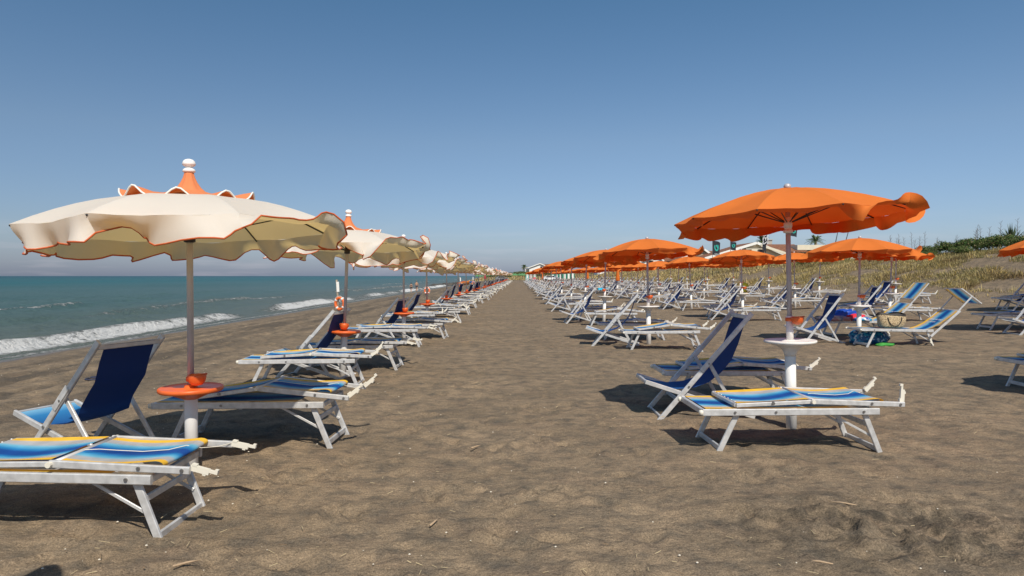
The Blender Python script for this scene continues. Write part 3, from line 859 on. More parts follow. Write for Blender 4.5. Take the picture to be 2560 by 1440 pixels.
# ------------------------------------------------------------------ deck chairs
def chair_proto(detail=True, letters=False, upright=0.0, hs=1.0):
    P_ = []
    def add(nm, fn, m=ALU, smooth=False, subs=()):
        b = MB(); fn(b); P_.append((nm, b.mesh(nm, m, smooth), list(subs)))
    tx, tz = (.97 - .12 * upright) * (.5 + .5 * hs), (1.10 + .04 * upright) * hs
    for s in (-1, 1):
        subs = []
        if detail:
            for t in (.30, .52):
                c = MB(); c.tube([(tx * t, s * .315, tz * t), (tx * t, s * .324, tz * t)], .011, 8); subs.append(('bolt', c.mesh('bolt', BOLT)))
            c = MB(); c.bar((tx * .44, s * .316, tz * .44 + .012), (tx * .62, s * .316, tz * .62 + .012), .012, .05); subs.append(('slide_bracket', c.mesh('slide_bracket', ALU)))
        add('back_rail', lambda b: b.bar((-.05, s * .30, -.06), (tx, s * .30, tz), .026, .050), subs=subs)
        add('seat_rail', lambda b: b.bar((-.16, s * .262, .375), (1.00, s * .262, .0), .024, .046))
        add('strut', lambda b: b.bar((tx * .53, s * .272, tz * .53), (.80, s * .272, .06), .02, .040))
    add('top_bar', lambda b: b.bar((tx - .03, -.287, tz - .045), (tx - .03, .287, tz - .045), .028, .042), ALU_D)
    add('front_bar', lambda b: b.bar((-.145, -.25, .365), (-.145, .25, .365), .028, .04), ALU_D)
    add('foot_bar', lambda b: b.bar((-.005, -.287, .0), (-.005, .287, .0), .022, .04))
    add('rear_bar', lambda b: b.bar((.97, -.25, .015), (.97, .25, .015), .024, .05))
    pts0 = [(tx - .015, tz - .03), (tx - .075, tz - .17), (tx - .125, tz - .33), (.79 * tx / .97 - .02, .60), (.68 * tx / .97 - .02, .47), (.52, .365), (.36, .31), (.18, .295), (0, .32), (-.09, .35), (-.15, .385)]
    pts = []
    for i in range(len(pts0) - 1):
        for k in range(2):
            t = k / 2; pts.append((pts0[i][0] * (1 - t) + pts0[i + 1][0] * t, pts0[i][1] * (1 - t) + pts0[i + 1][1] * t))
    pts.append(pts0[-1]); pts = pts[::-1]
    b = MB(); r, u = sling(pts, .47, sag=.012); b.sheet(r, u)
    subs = []
    if letters:
        subs.append(('lettering', text_mesh('TORRE DEL SOLE', .05, Matrix.Translation((tx - .102, 0, tz - .24)) @ Matrix.Rotation(R(-70), 4, 'Y') @ Matrix.Rotation(R(-90), 4, 'Z'), WHITE_INK)))
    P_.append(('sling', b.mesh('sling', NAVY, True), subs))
    return P_

LO = [lounger_folded(.028, 1, True, (-14, -10)), lounger_folded(.095, 2, True, (38, 40)), lounger_folded(.045, 3, True, (35, 50)), lounger_folded(.06, 4), lounger_folded(.035, 8, True, (88, 48))]
LOM = [lounger_folded(.03, 5, False), lounger_folded(.07, 6, False), lounger_folded(.05, 9, False)]
LOF = [merge_far(p, [('frame', ('side_rail', 'foot_bar', 'head_bar', 'back_bar', 'shade_bar', 'strap_clip', 'hinge_tube', 'shade_end_bar')), ('legs', ('leg', 'stretcher', 'brace'))]) + [q for q in p if q[0].endswith('sling')] for p in LOM]
OPEN1 = lounger_open(R(-36)); OPEN2 = lounger_open(R(48))
CH = [chair_proto(True, False, .7, .88), chair_proto(True, False, .1), chair_proto(True, True, .1), chair_proto(True, True, .5)]
CHL = chair_proto(True, False, .3, .9)
CHM = [chair_proto(False, False, .1), chair_proto(False, False, .6), chair_proto(False, False, .0, .93)]
CHF = [merge_far(p, [('frame', ('back_rail', 'seat_rail', 'strut', 'top_bar', 'front_bar', 'foot_bar', 'rear_bar'))]) + [q for q in p if q[0] == 'sling'] for p in CHM]

ORD = ['zeroth', 'first', 'second', 'third', 'fourth', 'fifth', 'sixth', 'seventh', 'eighth', 'ninth', 'tenth', 'eleventh', 'twelfth']
def px_of(x, y): return 1280 + 1707 * x / y
def inview(x, y, pad=1.4): return y > 1.0 and -250 < px_of(x, y) + (pad if x < 0 else -pad) * 1707 / y < 2810

def set_of(kind, idx, x, y, row, near, over=None):
    """a parasol with its two loungers and its deck chair; kind 'cream' or 'orange'"""
    over = over or {}
    rs = random.Random(int(x * 77 + y * 131) + 5)
    z = zg(x, y)
    lod = 0 if y < 27 else (1 if y < 64 else 2)
    far = idx > 9
    o = ORD[idx] if not far else None
    protos = (CR, CRF) if kind == 'cream' else (OR, ORF)
    v = over.get('variant', rs.randrange(4) if idx > 1 else 0)
    pr = protos[0][v] if y < 48 else protos[1][v]
    if kind == 'cream':
        lab = f'{o} cream parasol with orange cap from the camera, {row}' if o else f'tiny cream parasol crowded in the far end of {row}'
    else:
        lab = f'{o} orange parasol from the camera, {row}' if o else f'tiny orange parasol at the far end of {row}'
    if 'label' in over: lab = over['label']
    rot = over.get('rot', (R(rs.uniform(-3, 3)), R(rs.uniform(-2.5, 3))))
    place(pr, kind + '_parasol', (x, y, z), 0 if idx < 3 else R(rs.uniform(-16, 16)), lab, 'parasol', ('cream' if kind == 'cream' else 'orange') + ' parasols ' + row if not far else 'far parasols of ' + row, rot=rot, scale=over.get('scale', rs.uniform(.97, 1.03)))
    if kind == 'cream':
        defs = [('near', -1.02 - .55, -.96), ('far', -.72 - .1, 1.0)]
        defs = [('near', -1.10, -.96), ('far', -.72, 1.02)]; chr_ = (-.95, .36, R(-12))
    else:
        defs = [('near', -.80, -1.0), ('far', -.88, 1.36)]; chr_ = (-1.28, -.02, 0)
    P3 = (LO, LOM, LOF)[lod]
    for nm, dx, dy in defs:
        ov = over.get(nm, {})
        if ov.get('skip'): continue
        lx = x + ov.get('dx', dx + rs.uniform(-.12, .12)); ly = y + ov.get('dy', dy + rs.uniform(-.08, .08))
        if not inview(lx + .8, ly): continue
        q = ov.get('proto') or P3[ov.get('v', rs.randrange(len(P3)))]
        lab = (f'lounger on the {nm} side of the {o} {kind} parasol, {row}' if o else f'tiny folded lounger at the far end of {row}')
        lab = ov.get('label', lab)
        place(q, 'sun_lounger', (lx, ly, zg(lx + .8, ly)), ov.get('rz', R(rs.uniform(-6, 6))), lab, 'sun lounger', 'sun loungers of ' + row if not far else 'far loungers of ' + row, rot=(R(rs.uniform(-1, 1)), R(rs.uniform(-1, 1))))
    ov = over.get('chair', {})
    if not ov.get('skip'):
        cx = x + ov.get('dx', chr_[0] + rs.uniform(-.15, .15)); cy = y + ov.get('dy', chr_[1] + rs.uniform(-.1, .1))
        if inview(cx + .4, cy):
            P4 = (CH, CHM, CHF)[lod]
            q = ov.get('proto') or (P4[rs.randrange(len(P4))] if lod else ((CH[0], CHL)[rs.randrange(2)] if kind == 'cream' else CH[2 + rs.randrange(2)]))
            lab = (f'navy deck chair beside the {o} {kind} parasol, {row}' if o else f'tiny navy deck chair at the far end of {row}')
            lab = ov.get('label', lab)
            place(q, 'deck_chair', (cx, cy, zg(cx + .4, cy)), ov.get('rz', chr_[2] + R(rs.uniform(-9, 9))), lab, 'deck chair', 'deck chairs of ' + row if not far else 'far chairs of ' + row)

SEAROW = 'the seaside row'
place(CR[3], 'cream_parasol', (-2.42, .86, 0), R(10), 'cream parasol just left of the camera whose shadow tip falls at the lower left', 'parasol', 'cream parasols the seaside row')
for k in range(1, 31):
    y = 5.2 * k; x = -2.76 + .011 * y + random.uniform(-.06, .06)
    ov = {}
    if k == 1:
        x = -2.44
        ov = dict(variant=0, rot=(0, R(-.5)), scale=1.0,
                  near=dict(dx=-1.14, dy=-.97, v=0, rz=R(-1)), far=dict(dx=-.70, dy=1.08, v=1, rz=R(-2)),
                  chair=dict(dx=-1.42, dy=.62, rz=R(-20), proto=CH[0]))
    elif k == 2:
        x, y = -2.54, 10.25
        ov = dict(variant=1, rot=(0, R(2.0)), scale=1.045, near=dict(dx=-1.10, dy=-.92, v=2), far=dict(dx=-.85, dy=.92, v=0), chair=dict(dx=-.86, dy=.0, rz=R(-8), proto=CHL))
    elif k == 3:
        x, y = -2.47, 15.6
        ov = dict(variant=3)
    set_of('cream', k, x, y, SEAROW, True, ov)

ROWS = ['the row along the path', 'the second row from the path', 'the third row from the path', 'the row nearest the dunes']
Ys = [[6.84, 15.06, 21.9, 29.0], [7.4, 15.2, 23.8, 30.8], [16.4, 22.0, 29.3, 36.5], [22.0, 29.4, 36.7, 44.0]]
Xs = [[2.80, 3.02, 2.95, 3.08], [7.9, 7.72, 8.05, 8.1], [13.1, 12.15, 12.15, 12.25], [17.6, 16.5, 16.5, 16.55]]
for r in range(4):
    yy = list(Ys[r]); xx = list(Xs[r])
    while yy[-1] < (150, 143, 136, 128)[r]:
        yy.append(yy[-1] + random.uniform(6.95, 7.25)); xx.append(xx[-1] + .06 + random.uniform(-.03, .03))
    for i, (x, y) in enumerate(zip(xx, yy)):
        ov = {}
        if r == 0 and i == 0:
            ov = dict(variant=0, rot=(0, R(-1.0)), scale=1.0, near=dict(dx=-1.22, dy=-.82, v=4, rz=R(3)), far=dict(dx=-1.02, dy=1.47, v=3, rz=R(1)),
                      chair=dict(dx=-1.22, dy=.68, rz=0, proto=CH[1]))
        if r == 0 and i == 1: ov = dict(variant=1, chair=dict(proto=CH[1]))
        if r == 1 and i == 1:
            ov = dict(variant=1,
                      near=dict(dx=-.42, dy=-.62, proto=OPEN1, rz=R(1), label='sun lounger with raised back and sunshade carrying the straw bag'),
                      far=dict(dx=-.02, dy=1.75, proto=OPEN2, rz=R(2), label='sun lounger with upright striped sunshade behind the straw bag lounger'),
                      chair=dict(dx=-1.35, dy=.05, rz=R(5), proto=CH[3], label='navy deck chair with white lettering left of the straw bag lounger'))
        if r == 1 and i == 0:
            ov = dict(label='orange parasol just right of the frame whose round shadow falls at the right edge', near=dict(skip=1), chair=dict(skip=1), far=dict(dx=-1.25, dy=1.65, v=0))
        if r == 3 and i == 0: ov = dict(chair=dict(dx=-.9, dy=1.0, proto=CH[3]))
        if r in (2, 3) and i == 0: pass
        if not inview(x, y, 2.8): continue
        set_of('orange', i + 1, x, y, ROWS[r], True, ov)

# ------------------------------------------------------------------ closed parasols
def closed_proto(mc):
    fold = lambda k, i: 1 + .22 * math.cos(k * 2 * math.pi * 8 / 32) * (1 if 1 < i < 7 else .3)
    P_ = [('base_post', lathe_mesh([(.052, -.1), (.052, .62)], WPVC, 12, 'base_post'), []),
          ('pole', lathe_mesh([(.024, .6), (.024, 2.45)], STEEL, 10, 'pole'), []),
          ('canopy', lathe_mesh([(.05, .98), (.15, 1.0), (.17, 1.08), (.15, 1.3), (.125, 1.6), (.10, 1.9), (.07, 2.2), (.035, 2.42)], mc, 32, 'canopy', fold=fold), [])]
    return P_
RED = mat('red_canvas', (.55, .03, .05), .8, trans=.15, tcol=(.5, .02, .02))
CLO = closed_proto(ORANGE); CLR = closed_proto(RED)
place(CLO, 'closed_parasol', (9.6, 62, zg(9.6, 62)), 0, 'closed orange parasol, largest and rightmost of the furled ones', 'parasol', 'furled parasols')
place(CLO, 'closed_parasol', (11.2, 101, zg(11.2, 101)), 0, 'closed orange parasol in the middle of the three furled orange ones', 'parasol', 'furled parasols')
place(CLO, 'closed_parasol', (5.6, 126, zg(5.6, 126)), 0, 'closed orange parasol nearest the path, leftmost of the furled orange ones', 'parasol', 'furled parasols')
place(CLR, 'closed_parasol', (-4.4, 112, zg(-4.4, 112)), 0, 'closed red parasol among the far seaside chairs', 'parasol', 'furled parasols')

# ------------------------------------------------------------------ things on and under the loungers
def lumpy(seed, d, n=(28, 18), amp=.12, flat=.0, fr=2.6):
    """crumpled soft shape of size d resting on z = 0"""
    b = MB(); vs = []; nu, nv = n
    for i in range(nv + 1):
        th = math.pi * i / nv
        for j in range(nu):
            ph = 2 * math.pi * j / nu
            x, y, z = math.sin(th) * math.cos(ph), math.sin(th) * math.sin(ph), -math.cos(th)
            q = 1 + amp * 2 * float(fbm(np.array(x * fr + seed), np.array(y * fr + z * fr * 1.3 + seed * 2), seed, 3))
            zz = max(z * q, -.55) + .55
            sgn = lambda a: math.copysign(abs(a) ** .75, a)
            vs.append((d[0] / 2 * sgn(x) * q, d[1] / 2 * sgn(y) * q, d[2] / 1.55 * zz))
    fs = [(i * nu + j, i * nu + (j + 1) % nu, (i + 1) * nu + (j + 1) % nu, (i + 1) * nu + j) for i in range(nv) for j in range(nu)]
    b.add(vs, fs); return b

def pattern_mat(name, c1, c2, c3, scale, rough=.7):
    m = bpy.data.materials.new(name); m.use_nodes = True
    n = m.node_tree.nodes; l = m.node_tree.links; p = n['Principled BSDF']
    tc = n.new('ShaderNodeTexCoord'); v = n.new('ShaderNodeTexVoronoi'); v.inputs['Scale'].default_value = scale
    l.new(tc.outputs['Object'], v.inputs['Vector'])
    s = n.new('ShaderNodeSeparateColor'); l.new(v.outputs['Color'], s.inputs[0])
    cr = n.new('ShaderNodeValToRGB'); cr.color_ramp.interpolation = 'CONSTANT'; e = cr.color_ramp.elements
    e[0].color = (*c1, 1); e[1].position = .62; e[1].color = (*c2, 1); q = e.new(.84); q.color = (*c3, 1)
    l.new(s.outputs[0], cr.inputs[0]); l.new(cr.outputs[0], p.inputs['Base Color']); p.inputs['Roughness'].default_value = rough
    return m

def straw_mat():
    m = bpy.data.materials.new('woven_straw'); m.use_nodes = True
    n = m.node_tree.nodes; l = m.node_tree.links; p = n['Principled BSDF']
    tc = n.new('ShaderNodeTexCoord'); t = n.new('ShaderNodeTexNoise'); t.inputs['Scale'].default_value = 55; t.inputs['Detail'].default_value = 5
    mp = n.new('ShaderNodeMapping'); mp.inputs['Scale'].default_value = (1, 1, 1.6); l.new(tc.outputs['Object'], mp.inputs[0]); l.new(mp.outputs[0], t.inputs['Vector'])
    cr = n.new('ShaderNodeValToRGB'); e = cr.color_ramp.elements
    e[0].position = .36; e[0].color = (.12, .075, .035, 1); e[1].position = .62; e[1].color = (.66, .52, .32, 1)
    l.new(t.outputs[0], cr.inputs[0]); l.new(cr.outputs[0], p.inputs['Base Color']); p.inputs['Roughness'].default_value = .8
    b = n.new('ShaderNodeBump'); b.inputs['Distance'].default_value = .01; l.new(t.outputs[0], b.inputs['Height']); l.new(b.outputs[0], p.inputs['Normal'])
    return m

def straw_bag():
    sm = straw_mat(); dk = mat('dark_leather', (.02, .015, .012), .6)
    b = MB(); n = 40; lev = [(0, .50, .22), (.03, .55, .25), (.12, .58, .27), (.20, .60, .26), (.25, .62, .22)]
    vs = []
    for z, w, d in lev:
        for k in range(n):
            t = 2 * math.pi * k / n; c, s = math.cos(t), math.sin(t)
            e = lambda a, q: math.copysign(abs(a) ** q, a)
            wob = 1 + .03 * math.sin(3 * t + z * 20)
            vs.append((w / 2 * e(c, .6) * wob, d / 2 * e(s, .7) * wob, z + .02 * math.sin(2 * t) * (z > .2)))
    fs = [(i * n + k, i * n + (k + 1) % n, (i + 1) * n + (k + 1) % n, (i + 1) * n + k) for i in range(len(lev) - 1) for k in range(n)] + [tuple(range(n - 1, -1, -1))]
    b.add(vs, fs)
    root = link('straw_bag', None, None, (8.12, 14.62, zg(8.1, 14.6) + .392), R(3))
    tag(root, 'woven straw tote bag with dark rim standing on a striped lounger', 'bag')
    link('bag_body', b.mesh('bag_body', sm, True), root)
    top = vs[-n:]
    b = MB(); r0 = [Vector(p) for p in top]; rows = [r0 + [r0[0]], [p + Vector((0, 0, .035)) for p in r0] + [r0[0] + Vector((0, 0, .035))], [Vector((p.x * .93, p.y * .55, p.z + .05 + .015 * math.sin(p.x * 14))) for p in r0] + [Vector((r0[0].x * .93, r0[0].y * .55, r0[0].z + .05))]]
    b.sheet(rows); link('rim_band', b.mesh('rim_band', dk, True), root)
    for s in (-1, 1):
        b = MB(); b.tube([(.15 * math.cos(t), s * (.135 + .012 * math.sin(t)), .22 - .19 * math.sin(t)) for t in [math.pi * i / 14 for i in range(15)]], .009, 8)
        link('handle', b.mesh('handle', dk, True), root)
straw_bag()
BLUEF = pattern_mat('blue_glitter_film', (.01, .10, .26), (.02, .26, .42), (.45, .62, .72), 26, .22)
o = link('beach_bag', lumpy(3, (.85, .42, .34), amp=.10).mesh('beach_bag', BLUEF, True), None, (7.82, 14.98, zg(7.8, 15)), 0)
tag(o, 'shiny bright blue bag stuffed under the straw bag lounger', 'bag')
o = link('green_cloth', lumpy(5, (.42, .22, .07), amp=.15).mesh('green_cloth', mat('green_cloth', (.05, .30, .05), .7), True), None, (7.95, 14.55, zg(7.9, 14.5)), .3)
tag(o, 'small bright green cloth lying on sand below the straw bag lounger', 'cloth')
bz = zg(7.9, 16.9) + .395
for nm, sd, d, p, m, lab, ct in (
        ('rolled_towel', 8, (.75, .30, .13), (7.88, 16.72, bz), pattern_mat('pink_print', (.42, .22, .22), (.5, .4, .36), (.2, .22, .3), 14), 'pinkish patterned rolled towel on the lounger behind the white table post', 'towel'),
        ('blue_backpack', 12, (.60, .38, .26), (8.30, 17.0, bz), mat('blue_nylon', (.01, .06, .38), .45), 'royal blue soft bag heaped on the lounger behind the straw bag', 'bag'),
        ('red_towel', 15, (.45, .28, .16), (8.42, 16.72, bz), mat('red_towel', (.62, .02, .04), .85), 'bright red crumpled towel on the lounger behind the straw bag', 'towel'),
        ('print_towel', 19, (.50, .24, .10), (8.50, 16.62, bz), pattern_mat('blue_white_print', (.04, .25, .45), (.7, .72, .74), (.02, .06, .3), 18), 'blue and white patterned cloth beside the red towel', 'towel')):
    o = link(nm, lumpy(sd, d, amp=.16, fr=3.2).mesh(nm, m, True), None, p, random.uniform(-.2, .2)); tag(o, lab, ct)
# turquoise towel over a lounger further back
b = MB(); b.sheet([[(.15 + 1.2 * i / 10, -.36 + .72 * j / 8, .455 + .012 * math.sin(i * 1.3 + j) - (.16 if j in (0, 8) else 0)) for j in range(9)] for i in range(11)])
o = link('turquoise_towel', b.mesh('turquoise_towel', mat('turquoise_cloth', (.01, .36, .55), .8), True), None, (7.2, 58.4, zg(8, 58.4)), 0); tag(o, 'bright turquoise towel spread over a lounger in the second row', 'towel')

# coil of dark rope on the sand at the left
b = MB(); pts = []
for i in range(120):
    t = i / 119 * 2 * math.pi * 3.5; rr = .10 + .05 * math.sin(t * .37 + 1)
    pts.append((rr * 1.5 * math.cos(t) + .02 * math.sin(2.7 * t) + .0012 * i, rr * math.sin(t), .02 + .012 * math.sin(t * .5) + .0003 * i))
b.tube(pts, .011, 6)
o = link('rope_coil', b.mesh('rope_coil', mat('navy_rope', (.03, .035, .07), .8), True), None, (-5.95, 9.85, zg(-5.95, 9.85)), .3); tag(o, 'dark blue coil of rope lying on the sand behind the nearest deck chair', 'rope')

# life rings on posts along the tide line
WOODP = mat('weathered_wood', (.34, .27, .20), .85, noise=(12, .25))
RINGO = mat('lifering_orange', (.78, .15, .03), .45)
def lifepost(i, x, y, lean):
    z = zg(x, y)
    root = link('lifebuoy_post', None, None, (x, y, z)); root.rotation_euler = (0, R(lean), 0)
    tag(root, f'{ORD[i]} wooden post with an orange life ring along the waterline, counted from the camera', 'life ring', 'life ring posts')
    b = MB(); b.tube([(0, 0, -.3), (.01, 0, .6), (0, 0, 1.42)], .04, 9, rs=[.046, .042, .036]); link('post', b.mesh('post', WOODP, True), root)
    b = MB(); b.box((.05, -.05, 1.12), (.11, .012, .42)); link('notice_board', b.mesh('notice_board', WPLA), root)
    b = MB(); n = 36; c = Vector((.10, -.10, .42)); rr = .235
    tor = [c + Vector((rr * math.cos(t) * .8, -rr * math.cos(t) * .25, rr * math.sin(t))) for t in [2 * math.pi * k / n for k in range(n + 1)]]
    b.tube(tor, .058, 12, cap=False); ring = link('life_ring', b.mesh('life_ring', RINGO, True), root)
    for q in range(4):
        k = 4 + q * 9; b = MB(); b.tube(tor[k:k + 3], .0595, 12); link('white_band', b.mesh('white_band', WPLA, True), ring)
    b = MB(); b.tube([c + (p - c) * 1.32 + Vector((0, 0, -.012 * math.sin(i2 * 1.4))) for i2, p in enumerate(tor)], .008, 6, cap=False); link('rope', b.mesh('rope', PINK, True), ring)
for i, (x, y, ln) in enumerate(((-7.25, 28.5, -3), (-6.7, 53, 2), (-5.9, 78, -2), (-6.0, 104, 1))): lifepost(i + 1, x, y, ln)

# yellow mushroom shaped bin by the dune
YEL = mat('yellow_plastic', (.80, .62, .01), .45)
root = link('yellow_bin', None, None, (15.6, 45.8, zg(15.6, 45.8))); tag(root, 'bright yellow domed bin standing at the foot of the dune', 'bin')
link('bin_body', lathe_mesh([(.16, 0), (.17, .05), (.17, .42), (.12, .46)], YEL, 18, 'bin_body'), root)
link('bin_lid', lathe_mesh([(.27, .50), (.29, .53), (.27, .62), (.20, .72), (.09, .78), (.02, .80)], YEL, 18, 'bin_lid'), root)
link('bin_neck', lathe_mesh([(.13, .44), (.13, .52)], BLACK, 14, 'bin_neck'), root)

# ------------------------------------------------------------------ two walkers at the water's edge
def person(x, y, h, face, top, label, woman):
    skin = mat('skin', (.45, .25, .15), .6); hair = mat('dark_hair' if woman else 'grey_hair', (.02, .015, .012) if woman else (.16, .12, .09), .7)
    s = h / 1.75
    J = {'pel': (0, 0, .95), 'wst': (0, 0, 1.10), 'chs': (0, -.01, 1.32), 'nek': (0, .0, 1.50), 'hd0': (0, .01, 1.58), 'hd1': (0, .015, 1.70),
         'sl': (-.17, 0, 1.43), 'sr': (.17, 0, 1.43), 'el': (-.24, -.04, 1.16), 'er': (.24, .05, 1.16), 'wl': (-.26, .05, .93), 'wr': (.25, .12, .93), 'hl': (-.26, .08, .84), 'hr': (.25, .15, .84),
         'pl': (-.09, 0, .90), 'pr': (.09, 0, .90), 'kl': (-.10, .10, .50), 'kr': (.10, -.02, .50), 'al': (-.10, .12, .08), 'ar': (.10, -.20, .12), 'tl': (-.10, .26, .03), 'tr': (.10, -.10, .04)}
    E = [('pel', 'wst'), ('wst', 'chs'), ('chs', 'nek'), ('nek', 'hd0'), ('hd0', 'hd1'), ('chs', 'sl'), ('chs', 'sr'), ('sl', 'el'), ('sr', 'er'), ('el', 'wl'), ('er', 'wr'), ('wl', 'hl'), ('wr', 'hr'),
         ('pel', 'pl'), ('pel', 'pr'), ('pl', 'kl'), ('pr', 'kr'), ('kl', 'al'), ('kr', 'ar'), ('al', 'tl'), ('ar', 'tr')]
    rad = {'pel': (.16, .12), 'wst': (.14, .10), 'chs': (.17, .115), 'nek': (.055, .055), 'hd0': (.075, .085), 'hd1': (.07, .085), 'sl': (.06, .06), 'sr': (.06, .06), 'el': (.045, .045), 'er': (.045, .045), 'wl': (.03, .03), 'wr': (.03, .03), 'hl': (.035, .025), 'hr': (.035, .025),
           'pl': (.10, .10), 'pr': (.10, .10), 'kl': (.062, .062), 'kr': (.062, .062), 'al': (.04, .04), 'ar': (.04, .04), 'tl': (.04, .03), 'tr': (.04, .03)}
    names = list(J); me = bpy.data.meshes.new('body')
    me.from_pydata([tuple(c * s for c in J[k]) for k in names], [(names.index(a), names.index(b)) for a, b in E], [])
    me.materials.append(skin)
    root = link('person', None, None, (x, y, zg(x, y)), face); tag(root, label, 'person', 'walkers at the waterline')
    o = link('body', me, root)
    o.modifiers.new('skin', 'SKIN'); 
    for i, k in enumerate(names):
        v = me.skin_vertices[0].data[i]; v.radius = tuple(q * s for q in rad[k]); v.use_root = (k == 'pel')
    md = o.modifiers.new('sub', 'SUBSURF'); md.levels = 1; md.render_levels = 1
    hr = lathe_mesh([(.085 * s, 1.62 * s), (.098 * s, 1.68 * s), (.095 * s, 1.74 * s), (.06 * s, 1.79 * s), (.01, 1.80 * s)], hair, 12, 'hair', (0, .0, 0)); link('hair', hr, root)
    b = MB()
    b.lathe([(.175 * s, .80 * s), (.185 * s, .92 * s), (.165 * s, 1.04 * s)], 16); link('swim_shorts', b.mesh('swim_shorts', top, True), root)
    if woman:
        b = MB(); b.lathe([(.178 * s, 1.27 * s), (.185 * s, 1.31 * s), (.178 * s, 1.35 * s)], 16); link('bikini_top', b.mesh('bikini_top', top, True), root)
DKSW = mat('dark_swimwear', (.03, .025, .03), .8); KHSW = mat('dark_shorts', (.05, .05, .07), .8)
person(-14.25, 96.5, 1.35, R(5), DKSW, 'shorter person in dark swimwear walking along the wet sand, left of the pair', True)
person(-13.55, 97.0, 1.55, R(-8), KHSW, 'taller bare backed person in dark shorts walking along the wet sand, right of the pair', False)

# ------------------------------------------------------------------ dune grass (nobody could count it)
def veg_mat(name, rough=.75, tr=.25):
    m = bpy.data.materials.new(name); m.use_nodes = True
    n = m.node_tree.nodes; l = m.node_tree.links; p = n['Principled BSDF']
    a = n.new('ShaderNodeVertexColor'); a.layer_name = 'Col'
    l.new(a.outputs[0], p.inputs['Base Color']); p.inputs['Roughness'].default_value = rough; p.inputs['Specular IOR Level'].default_value = .2
    t = n.new('ShaderNodeBsdfTranslucent'); l.new(a.outputs[0], t.inputs[0])
    ms = n.new('ShaderNodeMixShader'); ms.inputs[0].default_value = tr
    l.new(p.outputs[0], ms.inputs[1]); l.new(t.outputs[0], ms.inputs[2]); l.new(ms.outputs[0], n['Material Output'].inputs['Surface'])
    return m
GRASS = veg_mat('dry_grass'); LEAF = veg_mat('leaves')

def tufts(px, py, pz, hgt, cols, nb, spread, width, seed):
    """blades of grass: nb bent blades per tuft, each blade two quads tapering to a point"""
    r = np.random.default_rng(seed); N = len(px)
    P0 = np.repeat(np.stack([px, py, pz], 1), nb, 0); H = np.repeat(hgt, nb) * r.uniform(.5, 1.15, N * nb)
    C = np.repeat(cols, nb, 0) * r.uniform(.7, 1.25, (N * nb, 1))
    a = r.uniform(0, 2 * np.pi, N * nb); lean = r.uniform(.2, 1.35, N * nb)
    d = np.stack([np.cos(a), np.sin(a), np.zeros_like(a)], 1); d[:, 0] += .25; sd = np.stack([-np.sin(a + r.uniform(-1, 1, len(a))), np.cos(a), np.zeros_like(a)], 1)
    P0 = P0 + d * (r.uniform(0, 1, N * nb) * np.repeat(spread, nb))[:, None]; P0[:, 2] -= .05
    up = np.array([0, 0, 1.0])
    p1 = P0 + (up * np.cos(lean * .5)[:, None] + d * np.sin(lean * .5)[:, None]) * (H * .55)[:, None]
    p2 = p1 + (up * np.cos(lean * 1.3)[:, None] + d * np.sin(lean * 1.3)[:, None]) * (H * .5)[:, None]
    w = (np.repeat(width, nb) * r.uniform(.6, 1.3, N * nb))[:, None]
    V = np.stack([P0 - sd * w, P0 + sd * w, p1 + sd * w * .8, p1 - sd * w * .8, p2 + sd * w * .15, p2 - sd * w * .15], 1).reshape(-1, 3)
    o = np.arange(N * nb)[:, None] * 6
    F = np.concatenate([o + np.array([0, 1, 2, 3]), o + np.array([3, 2, 4, 5])], 0)
    CC = np.repeat(np.concatenate([C, np.ones((N * nb, 1))], 1), 6, 0)
    return V, F, CC

